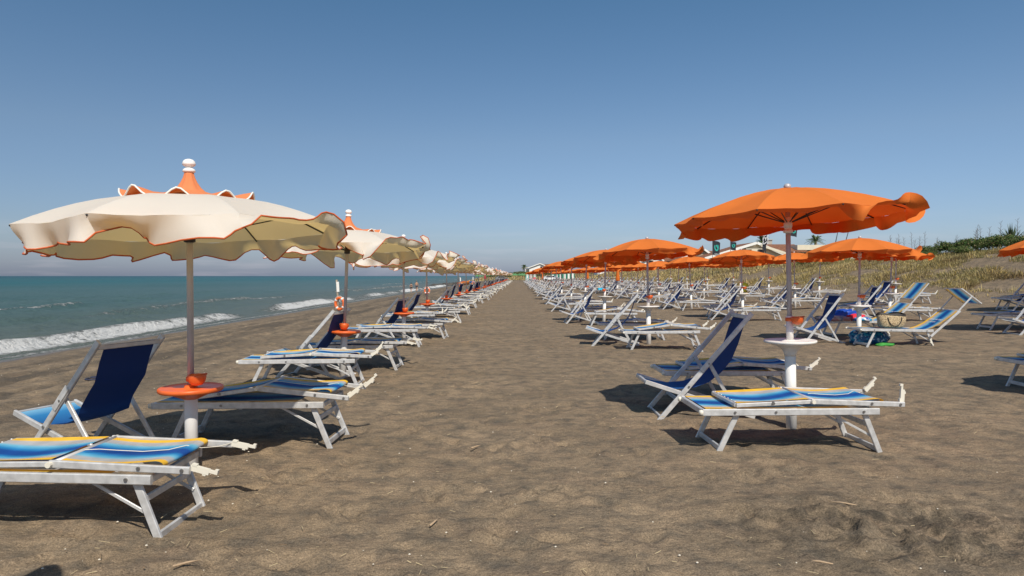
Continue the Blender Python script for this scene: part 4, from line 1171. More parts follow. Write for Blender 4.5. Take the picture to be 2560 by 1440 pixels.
def build_grass():
    r = np.random.default_rng(5); sets = []; base = 0
    Vs, Fs, Cs = [], [], []
    def emit(x, y, hs, nb, wd, seed, sp):
        nonlocal base
        z = zg_base(x, y) + .3 * 0
        k = fbm(x * .22, y * .12, 71, 3); k2 = fbm(x * .6, y * .4, 75, 2)
        straw = np.array([.64, .50, .25]); olive = np.array([.42, .345, .155]); brown = np.array([.27, .18, .10]); green = np.array([.11, .15, .045]); gold = np.array([.58, .43, .15])
        ridge = sst(25, 31, x) * .55
        f = np.clip(.55 + k * 1.6 - ridge * .7, 0, 1)[:, None]
        c = straw * f + olive * (1 - f)
        g = (np.clip(k2 * 2.2 - .25, 0, 1) * .8)[:, None]; c = c * (1 - g) + brown * g
        q = (r.uniform(0, 1, len(x)) < .07 + ridge * .4)[:, None]; c = np.where(q, green * .6 + c * .4, c)
        q = (r.uniform(0, 1, len(x)) < .12)[:, None]; c = np.where(q, gold, c)
        h = hs * r.uniform(.6, 1.5, len(x)) * (1 + .7 * np.clip(k2, -.3, .5))
        V, F, C = tufts(x, y, z, h, c, nb, np.full(len(x), sp), np.full(len(x), wd), seed)
        Vs.append(V); Fs.append(F + base); Cs.append(C); base += len(V)
    def area(n, x0, x1, y0, y1, dens):
        x = r.uniform(x0, x1, n); y = y0 + (y1 - y0) * r.uniform(0, 1, n) ** 1.35
        foot = 20.0 + 1.6 * vn(y * .07, y * 0 + 3.3, 5) + 1.0 * vn(y * .21, y * 0 + 8.3, 6)
        bare = fbm(x * .16, y * .09, 81, 3)
        edge = sst(.4, 3.6, x - foot + fbm(x * .5, y * .5, 83, 2) * 2.2)
        cl = fbm(x * .75, y * .45, 87, 2)
        keep = (r.uniform(0, 1, n) < edge) & (bare > -.30) & (cl > -.2)
        # open sandy blow-out in the near right part
        keep &= ~(((x - 23.6) / 1.1) ** 2 + ((y - 32.0) / 2.4) ** 2 < 1)
        return x[keep], y[keep]
    x, y = area(24000, 19.3, 34, 18, 70, 1); emit(x, y, .25, 10, .015, 1, .34)
    x, y = area(9000, 19.3, 33, 62, 150, 1); emit(x, y, .42, 7, .028, 2, .4)
    x, y = area(5000, 19.3, 33, 145, 300, 1); emit(x, y, .5, 6, .06, 3, .7)
    # scattered tufts at the dune foot
    n = 260; y = r.uniform(22, 120, n); x = 18.6 + r.uniform(0, 2.6, n); emit(x, y, .2, 8, .012, 4, .2)
    # headland turf at the far end of the beach
    n = 3800; x = r.uniform(-17, 22, n); y = r.uniform(236, 330, n); emit(x, y, .55, 5, .12, 6, 1.2)
    me = bigmesh('dune_grass', np.concatenate(Vs), np.concatenate(Fs), GRASS, False, np.concatenate(Cs))
    tag(link('dune_grass', me), 'dry straw and olive grass covering the dune and the far headland', 'grass', kind='stuff')
build_grass()

# ------------------------------------------------------------------ shrubs, yuccas, stalks, palms
def leaf_cloud(seed, N, lobes, leaf, cols, stalkz=0):
    r = np.random.default_rng(seed); V = []; C = []
    per = N // len(lobes)
    for (cx, cy, cz, rx, ry, rz) in lobes:
        v = r.normal(size=(per, 3)); v /= np.linalg.norm(v, axis=1)[:, None]; v[:, 2] = np.where(v[:, 2] < -.2, -v[:, 2], v[:, 2])
        rad = r.uniform(.55, 1.04, per) ** .6
        p = v * rad[:, None] * np.array([rx, ry, rz]) * (1 + .25 * r.normal(size=(per, 1)) * .4) + np.array([cx, cy, cz])
        a = r.normal(size=(per, 3)); a /= np.linalg.norm(a, axis=1)[:, None]
        nrm = v * .6 + a * .7; nrm /= np.linalg.norm(nrm, axis=1)[:, None]
        t = np.cross(nrm, r.normal(size=(per, 3))); t /= np.linalg.norm(t, axis=1)[:, None] + 1e-9
        u = np.cross(nrm, t); s = leaf * r.uniform(.5, 1.4, per)[:, None]
        V.append(np.stack([p - t * s, p + u * s * .45, p + t * s, p - u * s * .45], 1).reshape(-1, 3))
        k = r.integers(0, len(cols), per); c = np.array(cols)[k] * r.uniform(.7, 1.3, (per, 1))
        C.append(np.repeat(np.concatenate([c, np.ones((per, 1))], 1), 4, 0))
    V = np.concatenate(V); F = np.arange(len(V)).reshape(-1, 4)
    return V, F, np.concatenate(C)

GREENS = [(.055, .115, .025), (.085, .145, .035), (.13, .17, .05), (.045, .085, .025), (.17, .18, .07), (.22, .19, .10)]
DARKG = [(.03, .06, .018), (.045, .075, .025), (.025, .05, .018)]
BARK = mat('bark', (.12, .085, .06), .9, noise=(10, .3))
def stems_mesh(seed, n, h, r0):
    rs = random.Random(seed); b = MB()
    for _ in range(n):
        a = rs.uniform(0, 6.28); k = rs.uniform(.2, .5) * h
        b.tube([(0, 0, -.15), (k * .4 * math.cos(a), k * .4 * math.sin(a), h * .35), (k * math.cos(a), k * math.sin(a), h * .8)], r0, 5, rs=[r0, r0 * .7, r0 * .3])
    return b.mesh('stem', BARK, True)
SHR = []
for sd in range(3):
    rs = random.Random(sd + 90)
    lobes = [(rs.uniform(-.9, .9), rs.uniform(-.6, .6), rs.uniform(.25, .55), rs.uniform(.45, .8), rs.uniform(.4, .7), rs.uniform(.35, .6)) for _ in range(8)]
    V, F, C = leaf_cloud(sd, 3600, lobes, .060, GREENS)
    SHR.append([('foliage', bigmesh('foliage', V, F, LEAF, False, C), []), ('stem', stems_mesh(sd, 7, .8, .025), [])])
shr = [(31.0, 39.2, 1.0, 0), (31.4, 41.5, 1.25, 1), (31.5, 43.6, 1.45, 2), (31.2, 45.6, 1.55, 0), (31.0, 47.8, 1.35, 1), (30.7, 50.0, 1.1, 2), (30.4, 52.4, .95, 0), (30.2, 55.0, .8, 1), (32.2, 37.0, .9, 2), (29.3, 36.6, .7, 0), (29.5, 45.0, .9, 2), (29.2, 48.2, .8, 1), (30.6, 58.5, .7, 2), (32.4, 41.0, 1.1, 0), (33.2, 39.4, 1.2, 1)]
for i, (x, y, s, v) in enumerate(sorted(shr, key=lambda q: -px_of(q[0], q[1]))):
    place(SHR[v], 'dune_shrub', (x, y, zg(x, y) - .05), i * 1.3, f'low green leafy shrub on the dune crest, {ORD[i + 1]} from the right edge' if i < 12 else 'small green shrub in the leftmost clump on the dune crest', 'shrub', 'shrubs on the dune crest', scale=s * .72)
# single bushes along the dune crest further away
for i in range(14):
    y = 66 + i * 11 + random.uniform(-3, 3); x = 30.5 + random.uniform(-2, 2.5)
    place(SHR[i % 3], 'dune_bush', (x, y, zg(x, y) - .1), i * 2.1, 'small green bush far along the dune crest below the houses', 'bush', 'far bushes along the dune crest', scale=random.uniform(.6, 1.0))

def yucca(seed, s):
    r = random.Random(seed); vs = []; b = MB()
    for k in range(70):
        a = r.uniform(0, 6.28); e = r.uniform(R(5), R(80)); L = s * r.uniform(.6, 1.0)
        d = Vector((math.cos(a) * math.cos(e), math.sin(a) * math.cos(e), math.sin(e))); sd = d.cross(Vector((0, 0, 1))).normalized() * .028 * s
        p = Vector((0, 0, .25 * s)); q = p + d * L * .55; t = p + d * L + Vector((0, 0, -.08 * L * math.cos(e)))
        b.add([p - sd * .6, p + sd * .6, q + sd, q - sd, t], [(0, 1, 2, 3), (3, 2, 4)])
    return b
YUC = mat('yucca_leaf', (.07, .10, .045), .55)
for i, (x, y, s) in enumerate(((33.6, 45.9, 1.5), (33.5, 44.2, 1.1), (32.2, 49.3, .9), (31.2, 47.0, .8))):
    root = link('yucca_plant', None, None, (x, y, zg(x, y) + .25)); tag(root, ['large spiky yucca on the dune crest near the right edge', 'smaller spiky yucca just beside the large one near the right edge', 'spiky yucca half hidden among the dune shrubs', 'lowest spiky yucca left in the shrub clump'][i], 'yucca', 'yuccas on the dune')
    link('blades', yucca(i, s).mesh('blades', YUC), root)
    b = MB(); b.tube([(0, 0, -.4), (0, 0, .3 * s)], .07, 8); link('trunk', b.mesh('trunk', BARK, True), root)
STALK = mat('dry_stalk', (.13, .10, .085), .9)
for i in range(26):
    t = random.random(); y = 37 + 22 * t; x = 32.5 + random.uniform(-1.4, 1.6); h = random.uniform(1.3, 2.4)
    b = MB(); b.tube([(0, 0, -.1), (.05, 0, h * .5), (.1, 0, h)], .014, 5, rs=[.02, .014, .006])
    for k in range(9):
        zz = h * (.5 + .055 * k); a = k * 2.4; L = .22 * (1 - k * .06); b.tube([(.05 + .05 * k / 9, 0, zz), (.08 + L * math.cos(a), L * math.sin(a), zz + .16)], .007, 4)
    o = link('dry_stalk', b.mesh('dry_stalk', STALK), None, (x, y, zg(x, y) + .2), random.uniform(0, 6)); tag(o, 'thin dry flower stalk rising from the shrubs on the dune crest', 'stalk', 'dry stalks on the dune crest')

FROND = mat('palm_frond', (.075, .11, .035), .5)
FRONDD = mat('dry_frond', (.26, .19, .09), .8)
def palm(x, y, z0, trunk_h, cr, seed, label):
    r = random.Random(seed)
    root = link('palm_tree', None, None, (x, y, z0)); tag(root, label, 'palm', 'palms behind the dune')
    b = MB(); b.tube([(0, 0, 0), (.05, 0, trunk_h * .5), (0, 0, trunk_h)], .2, 10, rs=[.26, .2, .22]); link('trunk', b.mesh('trunk', BARK, True), root)
    for k in range(34):
        a = r.uniform(0, 6.28); e = r.uniform(R(-30), R(80)); L = cr * r.uniform(.8, 1.1); b = MB()
        d = Vector((math.cos(a), math.sin(a), 0)); pts = []
        for i in range(7):
            t = i / 6; pts.append(Vector((0, 0, trunk_h)) + d * (L * t * math.cos(e) * (1 - .1 * t)) + Vector((0, 0, L * (t * math.sin(e) - .45 * t * t))))
        sd = Vector((-d.y, d.x, 0))
        for i in range(1, 7):
            for j in range(3):
                p = pts[i - 1].lerp(pts[i], j / 3); dr = (pts[i] - pts[i - 1]).normalized(); ll = cr * .30 * math.sin(math.pi * min(.97, (i + j / 3) / 7 + .12))
                for s in (-1, 1):
                    tip = p + sd * s * ll * .7 + dr * ll * .75 + Vector((0, 0, -ll * .25)); w = dr * .05 * cr / 1.6
                    b.add([p - w * .6, p + w * .6, tip], [(0, 1, 2)])
        b.tube(pts, .02, 4)
        link('frond', b.mesh('frond', FROND if e > R(-8) else FRONDD), root)
palm(43.7, 119, 3, 4.5, 2.1, 1, 'palm with dark green crown behind the house roof, under the nearest orange parasol')
palm(56.0, 126, 3, 5.0, 2.1, 2, 'palm with full green crown above the white flat roofed block')
palm(5.0, 285, 2, 3.3, 2.0, 3, 'lone palm beside the white house at the far end of the beach')

# ------------------------------------------------------------------ houses behind the dune
CREAMW = mat('cream_render', (.66, .60, .46), .85, noise=(.8, .08)); WHITEW = mat('white_render', (.78, .77, .72), .85, noise=(.8, .06)); STONE = mat('beige_stone', (.40, .34, .25), .9, noise=(2, .25))
GLASS = mat('dark_glass', (.02, .022, .028), .15); SHUT = mat('brown_frame', (.22, .16, .11), .6); CONC = mat('grey_concrete', (.40, .38, .34), .85)
def tile_mat():
    m = bpy.data.materials.new('terracotta_tiles'); m.use_nodes = True
    n = m.node_tree.nodes; l = m.node_tree.links; p = n['Principled BSDF']
    tc = n.new('ShaderNodeTexCoord'); w = n.new('ShaderNodeTexWave'); w.inputs['Scale'].default_value = 1.3; w.inputs['Distortion'].default_value = .4; w.bands_direction = 'X'
    l.new(tc.outputs['Object'], w.inputs['Vector'])
    t = n.new('ShaderNodeTexNoise'); t.inputs['Scale'].default_value = 3; l.new(tc.outputs['Object'], t.inputs['Vector'])
    cr = n.new('ShaderNodeValToRGB'); cr.color_ramp.elements[0].color = (.26, .105, .055, 1); cr.color_ramp.elements[1].color = (.42, .19, .10, 1)
    cr.color_ramp.elements[0].position = .3; cr.color_ramp.elements[1].position = .7
    l.new(t.outputs[0], cr.inputs[0]); l.new(cr.outputs[0], p.inputs['Base Color'])
    b = n.new('ShaderNodeBump'); b.inputs['Distance'].default_value = .15; l.new(w.outputs[0], b.inputs['Height']); l.new(b.outputs[0], p.inputs['Normal']); p.inputs['Roughness'].default_value = .85
    return m
TILE = tile_mat()
def part(root, nm, fn, m, smooth=False):
    b = MB(); fn(b); return link(nm, b.mesh(nm, m, smooth), root)
def window(root, x, y, z, w, h, depth=.12, shut=SHUT):
    f = part(root, 'window', lambda b: (b.box((x - w / 2 + .05, y, z), (.1, depth, h)), b.box((x + w / 2 - .05, y, z), (.1, depth, h)), b.box((x, y, z + h / 2 - .05), (w - .2, depth, .1)), b.box((x, y, z - h / 2 + .05), (w - .2, depth, .1))), shut)
    part(f, 'pane', lambda b: b.box((x, y + .02, z), (w - .18, .03, h - .18)), GLASS)
    return f
def gable(root, x0, x1, xa, y0, y1, zb, zl, za, zr_, wallm, ov=.5, over_x=.5):
    """front gable wall facing the beach (ridge runs away from the beach), two roof slabs with pale verge boards"""
    part(root, 'wall', lambda b: b.prism([(x0, zb), (x1, zb), (x1, zr_), (xa, za), (x0, zl)], y0, y1), wallm)
    for (xa0, za0, xb0, zb0) in ((x0, zl, xa, za), (x1, zr_, xa, za)):
        d = Vector((xb0 - xa0, 0, zb0 - za0)).normalized(); e = Vector((xa0, 0, za0)) - d * over_x; t = Vector((xb0, 0, zb0))
        nrm = Vector((-d.z, 0, d.x)); nrm = nrm if nrm.z > 0 else -nrm
        q = [e + nrm * .06, t + nrm * .06, t + nrm * .22, e + nrm * .22]
        sl = part(root, 'roof_slope', lambda b: b.prism([(v.x, v.z) for v in q], y0 - ov + .12, y1 + ov), TILE)
        q2 = [e - nrm * .10, t - nrm * .10, t + nrm * .26, e + nrm * .26]
        part(sl, 'verge_board', lambda b: b.prism([(v.x, v.z) for v in q2], y0 - ov - .1, y0 - ov + .1), WHITEW)
def facing_roof(root, x0, x1, y0, y1, zb, ze, zt, wallm):
    """block whose tiled slope faces the beach (ridge parallel to the beach)"""
    part(root, 'wall', lambda b: b.box(((x0 + x1) / 2, (y0 + y1) / 2, (zb + ze) / 2), (x1 - x0, y1 - y0, ze - zb)), wallm)
    ym = (y0 + y1) / 2
    b = MB(); vs = [(x0 - .3, y0 - .6, ze + .02), (x1 + .3, y0 - .6, ze + .02), (x1 + .3, ym, zt), (x0 - .3, ym, zt)]
    b.add(vs + [(x, y, z + .16) for x, y, z in vs], [(3, 2, 1, 0), (4, 5, 6, 7), (0, 1, 5, 4), (1, 2, 6, 5), (2, 3, 7, 6), (3, 0, 4, 7)]); link('roof_slope', b.mesh('roof_slope', TILE), root)
    b = MB(); vs = [(x0 - .3, ym, zt), (x1 + .3, ym, zt), (x1 + .3, y1 + .6, ze + .02), (x0 - .3, y1 + .6, ze + .02)]
    b.add(vs + [(x, y, z + .16) for x, y, z in vs], [(3, 2, 1, 0), (4, 5, 6, 7), (0, 1, 5, 4), (1, 2, 6, 5), (2, 3, 7, 6), (3, 0, 4, 7)]); link('roof_slope', b.mesh('roof_slope', TILE), root)

# main villa (100 m off): long low gable with recessed balcony, two tiled wings
h = link('villa', None, None, (0, 0, 0)); tag(h, 'cream villa with long low gable and terracotta roofs behind the dune', 'house', 'houses behind the dune')
gable(h, 28.6, 39.6, 35.7, 100, 108, 2, 4.1, 6.25, 4.6, CREAMW)
part(h, 'balcony_box', lambda b: b.box((35.4, 99.8, 5.05), (2.6, .7, .9)), CREAMW)
for x in (34.5, 36.3): window(h, x, 99.4, 5.0, .8, .8)
window(h, 33.0, 99.94, 4.7, .9, 1.0)
facing_roof(h, 36.9, 43.4, 101.5, 110, 2, 5.0, 6.25, CREAMW)
window(h, 38.6, 101.4, 4.35, 2.0, 1.1); window(h, 41.6, 101.4, 4.4, 1.4, 1.0)
part(h, 'chimney', lambda b: (b.box((40.3, 107, 6.5), (.7, .7, 1.2)), b.box((40.3, 107, 7.15), (.95, .95, .12))), CONC)
part(h, 'verge_beam', lambda b: b.prism([(36.0, 5.75), (43.6, 3.3), (43.6, 3.65), (36.0, 6.1)], 98.6, 98.85), CREAMW)
h = link('flat_roofed_house', None, None, (0, 0, 0)); tag(h, 'white flat roofed block with a pergola porch right of the cream villa', 'house', 'houses behind the dune')
part(h, 'wall', lambda b: b.box((47.3, 108, 3.6), (8.0, 8, 3.4)), WHITEW)
part(h, 'roof_parapet', lambda b: b.box((46.8, 106.6, 5.75), (8.8, 10.4, .75)), CREAMW)
for x in (43.2, 46.0, 48.8, 51.0): part(h, 'column', lambda b: b.box((x, 101.7, 3.7), (.3, .3, 3.3)), WHITEW)
part(h, 'railing', lambda b: (b.box((47, 101.7, 4.3), (7.6, .06, .08)), b.box((47, 101.7, 3.9), (7.6, .05, .05))), SHUT)
for x in (44.7, 47.4, 49.9): window(h, x, 103.95, 4.1, 1.7, 1.9)
part(h, 'side_wall', lambda b: b.prism([(49.6, 2), (53.4, 2), (53.4, 3.6), (50.6, 5.0), (49.6, 5.0)], 100.4, 100.7), WHITEW)
h = link('stone_house', None, None, (0, 0, 0)); tag(h, 'beige stone house with a steep gable left of the cream villa', 'house', 'houses behind the dune')
gable(h, 33.6, 41.2, 39.3, 140, 150, 2, 4.6, 6.85, 5.5, STONE)
window(h, 37.6, 139.94, 5.0, 1.4, 1.3); window(h, 39.4, 139.94, 4.6, .7, .9); window(h, 35.6, 139.94, 4.3, .9, .8)
part(h, 'chimney', lambda b: b.box((40.6, 146, 7.0), (.6, .6, 1.5)), SHUT)
facing_roof(h, 39.6, 43.0, 141, 150, 2, 5.6, 6.7, STONE)
h = link('white_house', None, None, (0, 0, 0)); tag(h, 'white house with a wide terracotta roof left of the stone house', 'house', 'houses behind the dune')
gable(h, 31.2, 37.4, 36.0, 170, 180, 2, 4.6, 6.75, 5.4, WHITEW)
facing_roof(h, 36.4, 41.0, 171, 182, 2, 5.3, 6.7, WHITEW)
part(h, 'sloping_wall', lambda b: b.prism([(38.6, 2), (44.0, 2), (44.0, 6.0), (38.6, 4.9)], 168.6, 168.9), WHITEW)
window(h, 34.6, 169.94, 4.9, 1.2, 1.0); window(h, 38.4, 170.94, 4.4, 1.6, 1.0)
h = link('terrace_house', None, None, (0, 0, 0)); tag(h, 'low white terrace with small windows far behind the orange parasols', 'house', 'houses behind the dune')
gable(h, 27.0, 37.0, 33.5, 215, 225, 1.5, 5.2, 7.0, 5.8, WHITEW); window(h, 31, 214.94, 4.6, 1.3, 1.2); window(h, 34.6, 214.94, 5.0, 1.3, 1.2)
h = link('far_white_house', None, None, (0, 0, 0)); tag(h, 'white gabled house with red roof at the far end of the beach', 'house', 'houses behind the dune')
gable(h, 7.6, 14.0, 12.3, 300, 312, 1.5, 5.2, 6.9, 6.2, WHITEW)
facing_roof(h, 12.6, 18.2, 301, 312, 1.5, 5.4, 6.7, WHITEW)
part(h, 'porch', lambda b: (b.box((6.7, 301, 5.2), (2.0, 3, .25)), b.box((5.9, 300, 3.4), (.3, .3, 3.4)), b.box((6.9, 302, 3.2), (1.2, 1, 2.8))), CREAMW)
window(h, 12.9, 299.94, 4.9, 1.0, 1.6); window(h, 14.6, 300.94, 4.4, 1.6, 1.2); window(h, 17.0, 300.94, 4.4, 1.4, 1.2)

# ------------------------------------------------------------------ flags on the dune
FLAGM = mat('charcoal_flag', (.022, .026, .036), .8, trans=.12, tcol=(.05, .06, .08)); MAST = mat('dark_mast', (.05, .05, .055), .5)
def flag(x, y, top, w, hh, lean, label, kind):
    z = zg(x, y); root = link('beach_flag', None, None, (x, y, z)); root.rotation_euler = (0, R(lean), 0); tag(root, label, 'flag', 'charcoal flags on the dune')
    H = top - z
    b = MB(); b.tube([(0, 0, -.2), (0, 0, H)], .03, 7); link('mast', b.mesh('mast', MAST, True), root)
    def S(u, v, off=0):
        return (u * w * (1 - .12 * v), -.16 * math.sin(u * 4.2 + v * 1.5) * u - off, H - .05 - v * hh - u * u * .22 * hh - .05 * math.sin(u * 5))
    b = MB(); b.sheet([[S(i / 10, j / 10) for i in range(11)] for j in range(11)]); c = link('cloth', b.mesh('cloth', FLAGM, True), root)
    if kind == 'logo':
        b = MB(); rr = []
        for k in range(25):
            t = R(-60) + k / 24 * R(270); rr.append([S(.52 + q * .30 * math.cos(t), .42 + q * .26 * math.sin(t), .012) for q in (1, .62)])
        b.sheet(rr); link('emblem', b.mesh('emblem', TEAL), c)
        b = MB(); b.sheet([[S(.40 + .3 * i / 4 + .1 * j, .30 + .22 * i / 4 - .06 * j, .014) for j in range(2)] for i in range(5)]); link('emblem', b.mesh('emblem', TEAL), c)
        if hh > 1.5:
            link('lettering', text_mesh('SEA', .32, Matrix.Translation((w * .45, -.2, H - hh * 1.02)) @ Matrix.Rotation(R(90), 4, 'X') , WHITE_INK), c)
    else:
        link('lettering', text_mesh('SES', .95, Matrix.Translation((w * .42, -.16, H - hh * .56)) @ Matrix.Rotation(R(90), 4, 'X') @ Matrix.Rotation(R(-90), 4, 'Z'), WHITE_INK), c)
flag(23.5, 80, 5.75, .95, 1.7, 0, 'charcoal flag with teal emblem, leftmost over the cream villa', 'logo')
flag(25.6, 80, 5.6, .75, .95, 0, 'smaller charcoal flag with teal emblem, second from left', 'logo')
flag(29.3, 80, 7.3, .50, 2.6, 2, 'tall narrow charcoal banner with white letters in front of the palm', 'banner')
flag(32.5, 80, 7.4, .95, 1.1, 1, 'charcoal flag partly hidden behind the nearest orange parasol', 'logo')
for i, (x, y, ln) in enumerate(((37.4, 80, 12), (38.6, 80.5, 16))):
    o = link('flag_mast', None, None, (x, y, zg(x, y))); o.rotation_euler = (0, R(ln), 0); tag(o, ['left one of two bare slanting masts right of the nearest orange parasol', 'right one of two bare slanting masts right of the nearest orange parasol'][i], 'mast', 'bare masts')
    b = MB(); b.tube([(0, 0, -.3), (0, 0, 2.5), (0, 0, 5.2 + .7 * i)], .06, 7, rs=[.07, .055, .03]); link('mast', b.mesh('mast', MAST, True), o)

# ------------------------------------------------------------------ far end of the beach
GRN = mat('green_canvas', (.12, .30, .12), .8, trans=.2, tcol=(.1, .3, .08))
PALE = mat('pale_canvas', (.6, .62, .5), .8, trans=.2)
def small_parasol(m):
    b = MB(); vs = [(0, 0, 2.3)]; n = 8
    vs += [(1.2 * math.cos(k * math.pi / 4), 1.2 * math.sin(k * math.pi / 4), 1.85) for k in range(n)] + [(1.22 * math.cos(k * math.pi / 4), 1.22 * math.sin(k * math.pi / 4), 1.65) for k in range(n)]
    b.add(vs, [(0, 1 + k, 1 + (k + 1) % n) for k in range(n)] + [(1 + k, 9 + k, 9 + (k + 1) % n, 1 + (k + 1) % n) for k in range(n)])
    return [('canopy', b.mesh('canopy', m), []), ('pole', lathe_mesh([(.03, -.2), (.03, 2.35)], STEEL, 8, 'pole'), [])]
SPG = small_parasol(GRN); SPP = small_parasol(PALE)
for i in range(16):
    x = -10 + i * .95 + random.uniform(-.3, .3); y = 205 + random.uniform(-8, 18)
    p = SPP if i in (4, 9) else SPG
    place(p, 'green_parasol' if p is SPG else 'pale_parasol', (x, y, zg(x, y)), 0, 'tiny green parasol at the far end of the beach below the headland' if p is SPG else 'tiny pale parasol among the green ones at the far end of the beach', 'parasol', 'distant green parasols' if p is SPG else 'distant pale parasols')
def cabin(x, y, w, d, hh, m, label, grp=None):
    root = link('beach_cabin', None, None, (x, y, zg(x, y) - .1)); tag(root, label, 'cabin', grp)
    part(root, 'wall', lambda b: b.box((0, 0, hh / 2), (w, d, hh)), m)
    part(root, 'roof', lambda b: b.prism([(-w / 2 - .1, hh + .01), (w / 2 + .1, hh + .01), (0, hh + w * .3)], -d / 2 - .1, d / 2 + .1), WHITEW)
    part(root, 'door', lambda b: b.box((0, -d / 2 - .02, .9), (w * .5, .04, 1.8)), WHITEW)
cabin(4.6, 205, 1.0, 1.2, 1.8, mat('turquoise_paint', (.06, .40, .42), .6), 'turquoise beach cabin at the end of the path', 'painted cabins')
cabin(5.7, 205, 1.0, 1.2, 1.8, mat('pink_paint', (.60, .28, .24), .6), 'pink beach cabin between the turquoise and the green one', 'painted cabins')
cabin(6.8, 205, 1.0, 1.2, 1.8, mat('green_paint', (.12, .42, .22), .6), 'green beach cabin right of the pink one', 'painted cabins')
for i in range(6): cabin(13.8 + i * 1.35, 232, 1.25, 1.6, 2.0, mat('dark_green_paint', (.03, .22, .14), .6), f'{ORD[i + 1]} dark green changing hut from the left, beside the white car', 'green huts')
o = link('red_float', lumpy(33, (1.2, .8, 1.1), amp=.1).mesh('red_float', mat('red_vinyl', (.6, .03, .05), .4), True), None, (6.6, 200, zg(6.6, 200)), 0); tag(o, 'red inflatable at the far end of the path', 'float')
def car(x, y, rz, m, label):
    root = link('parked_car', None, None, (x, y, zg(x, y)), rz); tag(root, label, 'car', 'cars at the far end of the beach')
    part(root, 'body', lambda b: b.prism([(-2.0, .3), (2.0, .3), (2.05, .7), (1.9, .85), (1.0, .95), (.45, 1.42), (-1.0, 1.45), (-1.75, .95), (-2.05, .85)], -.85, .85), m)
    part(root, 'window', lambda b: b.prism([(.85, .98), (.42, 1.36), (-.95, 1.38), (-1.5, .98)], -.86, -.855), GLASS)
    part(root, 'window', lambda b: b.prism([(.85, .98), (.42, 1.36), (-.95, 1.38), (-1.5, .98)], .855, .86), GLASS)
    for sx in (-1.25, 1.25):
        for sy in (-.86, .86): part(root, 'wheel', lambda b: b.tube([(sx, sy - .1, .32), (sx, sy + .1, .32)], .32, 14), BLACK)
WCAR = mat('white_car_paint', (.75, .75, .75), .3, coat=.5)
car(11.6, 212, R(8), WCAR, 'white car parked at the far end of the right hand rows'); car(13.4, 222, R(-20), mat('silver_car_paint', (.4, .42, .45), .3, .3, coat=.5), 'silver car parked behind the white car')
car(-3.2, 214, R(10), mat('grey_car_paint', (.3, .31, .32), .3, .2, coat=.5), 'grey car parked at the far end near the sea')
# shrubs on the headland
for i in range(30):
    x = random.uniform(-13, 20); y = random.uniform(262, 325); s = random.uniform(1.1, 2.6) * (1.4 if x > 3 else .8)
    place(SHR[i % 3], 'headland_shrub', (x, y, zg(x, y) - .2), i * 1.7, 'dark green shrub on the low headland at the far end of the beach', 'shrub', 'shrubs on the far headland', scale=s)
# small boats drawn up on the far shore
def boat(x, y, rz, m, label, s=1.0):
    root = link('small_boat', None, None, (x, y, zg(x, y)), rz); tag(root, label, 'boat', 'boats on the far shore'); root.scale = (s, s, s)
    rows = []
    for i in range(13):
        t = i / 12; xx = -1.9 + 3.9 * t; w = .62 * (1 - max(0, (t - .45) / .55) ** 2.2) * (1 - .15 * (1 - t)); sh = .5 + .3 * t * t
        rows.append([(xx, w * math.sin(a), sh - (sh) * math.cos(a) ** .7 * 1.0 if abs(a) < 1.5 else sh) for a in [-1.55 + 3.1 * k / 10 for k in range(11)]])
    b = MB(); b.sheet(rows); link('hull', b.mesh('hull', m, True), root)
    for xx in (-.9, .2): part(root, 'thwart', lambda b: b.box((xx, 0, .38), (.25, .95, .04)), WOODP)
    part(root, 'transom', lambda b: b.box((-1.9, 0, .3), (.05, .9, .45)), m)
boat(-15.0, 212, R(30), WPLA, 'white boat drawn up on the far shore'); boat(-13.2, 206, R(-10), mat('blue_hull', (.03, .12, .35), .5), 'blue boat beside the white one on the far shore')
boat(-10.4, 142, R(80), mat('red_hull', (.55, .08, .03), .5), 'red boat lying on the sand by the fourth life ring'); boat(-9.0, 131, R(70), mat('orange_hull', (.6, .2, .04), .5), 'orange boat lying on the sand nearer than the red one')
# dark rocks of the low breakwater
ROCK = mat('dark_rock', (.075, .068, .06), .9, noise=(2, .35))
for i in range(16):
    x = -19.5 + i * .45 + random.uniform(-.4, .4); y = 168 + random.uniform(-6, 6)
    o = link('breakwater_rock', lumpy(60 + i, (random.uniform(1.2, 2.4), random.uniform(1.0, 2.0), random.uniform(.6, 1.0)), (14, 9), .25).mesh('breakwater_rock', ROCK), None, (x, y, max(zg(x, y), SEA_Z - .3) - .1), i); tag(o, 'dark rock of the low breakwater at the far water edge', 'rock', 'breakwater rocks')

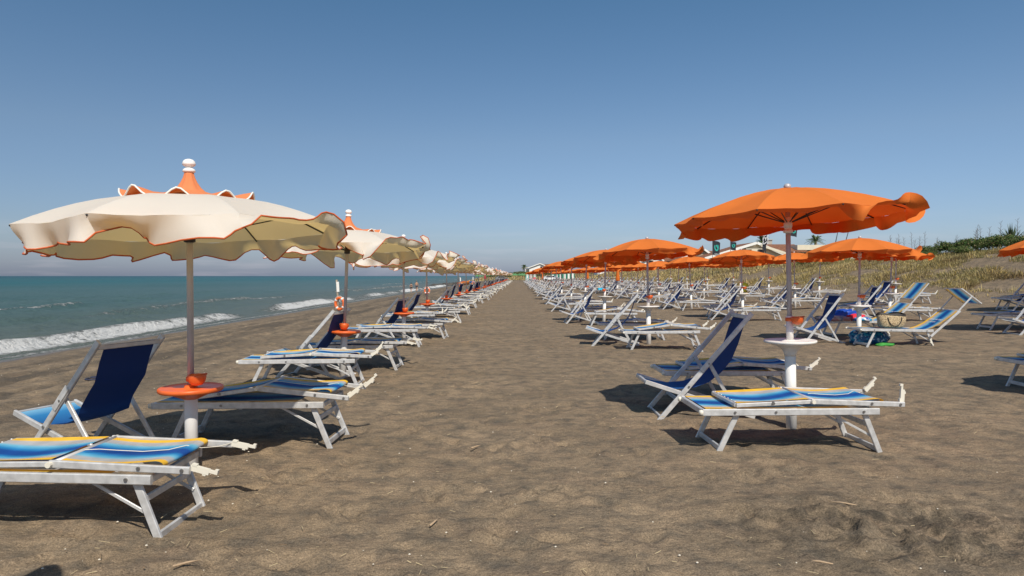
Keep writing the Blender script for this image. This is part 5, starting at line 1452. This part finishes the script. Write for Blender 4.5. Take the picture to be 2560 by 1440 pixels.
# ------------------------------------------------------------------ litter of straw, twigs and shells on the sand
def debris():
    r = random.Random(9); b = MB()
    for i in range(700):
        if i < 480: y = 3.4 + 10 * r.random() ** 1.6; x = r.uniform(-.72, .72) * y
        else: y = r.uniform(6, 24); x = r.uniform(-9.5, -4.2)
        z = zg(x, y) + .022; a = r.uniform(0, 6.28); k = r.random()
        if k < .55:
            L = r.uniform(.015, .06); d = Vector((math.cos(a), math.sin(a), r.uniform(-.1, .25))) * L
            b.cur = r.choice([0, 0, 1]); b.tube([Vector((x, y, z)) - d / 2, Vector((x, y, z)) + d / 2 + Vector((0, 0, r.uniform(0, .006)))], r.uniform(.001, .0022), 4)
        else:
            s = r.uniform(.003, .008); b.cur = 2 if r.random() < .6 else 1
            b.lathe([(s * .5, -s * .3), (s, 0), (s * .5, s * .5)], 5, (x, y, z))
    me = b.mesh('beach_litter', [mat('straw', (.50, .40, .24), .85), mat('twig', (.22, .15, .09), .9), mat('shell', (.66, .60, .50), .6)])
    tag(link('beach_litter', me), 'bits of straw, twigs and shells scattered over the sand', 'litter', kind='stuff')
debris()
# larger pieces of driftwood one can pick out
DRIFT = mat('driftwood', (.42, .30, .19), .9, noise=(30, .25))
for i, (px, py, L, a, lab) in enumerate(((1190, 1124, .10, .7, 'short stick of driftwood in the middle of the sandy path'), (1085, 1316, .10, 1.2, 'pale splinter of wood on the path nearest the camera'), (467, 1420, .13, .5, 'straight pale reed lying at the bottom left of the path'), (2048, 1418, .13, -.5, 'broken pale reed at the bottom right on churned sand'), (2105, 1268, .17, -.6, 'bundle of pale reed bits in the churned sand at right'))):
    y = 1707 * 1.5 / (py - 690); x = (px - 1280) / 1707 * y; d = Vector((math.cos(a), math.sin(a), 0)) * L / 2; p = Vector((0, 0, .018))
    b = MB(); b.tube([p - d, p + Vector((.004, .004, .006)), p + d + Vector((0, 0, .008))], .006, 6, rs=[.007, .006, .003])
    o = link('driftwood_piece', b.mesh('driftwood_piece', DRIFT, True), None, (x, y, zg(x, y) + .004)); tag(o, lab, 'driftwood')
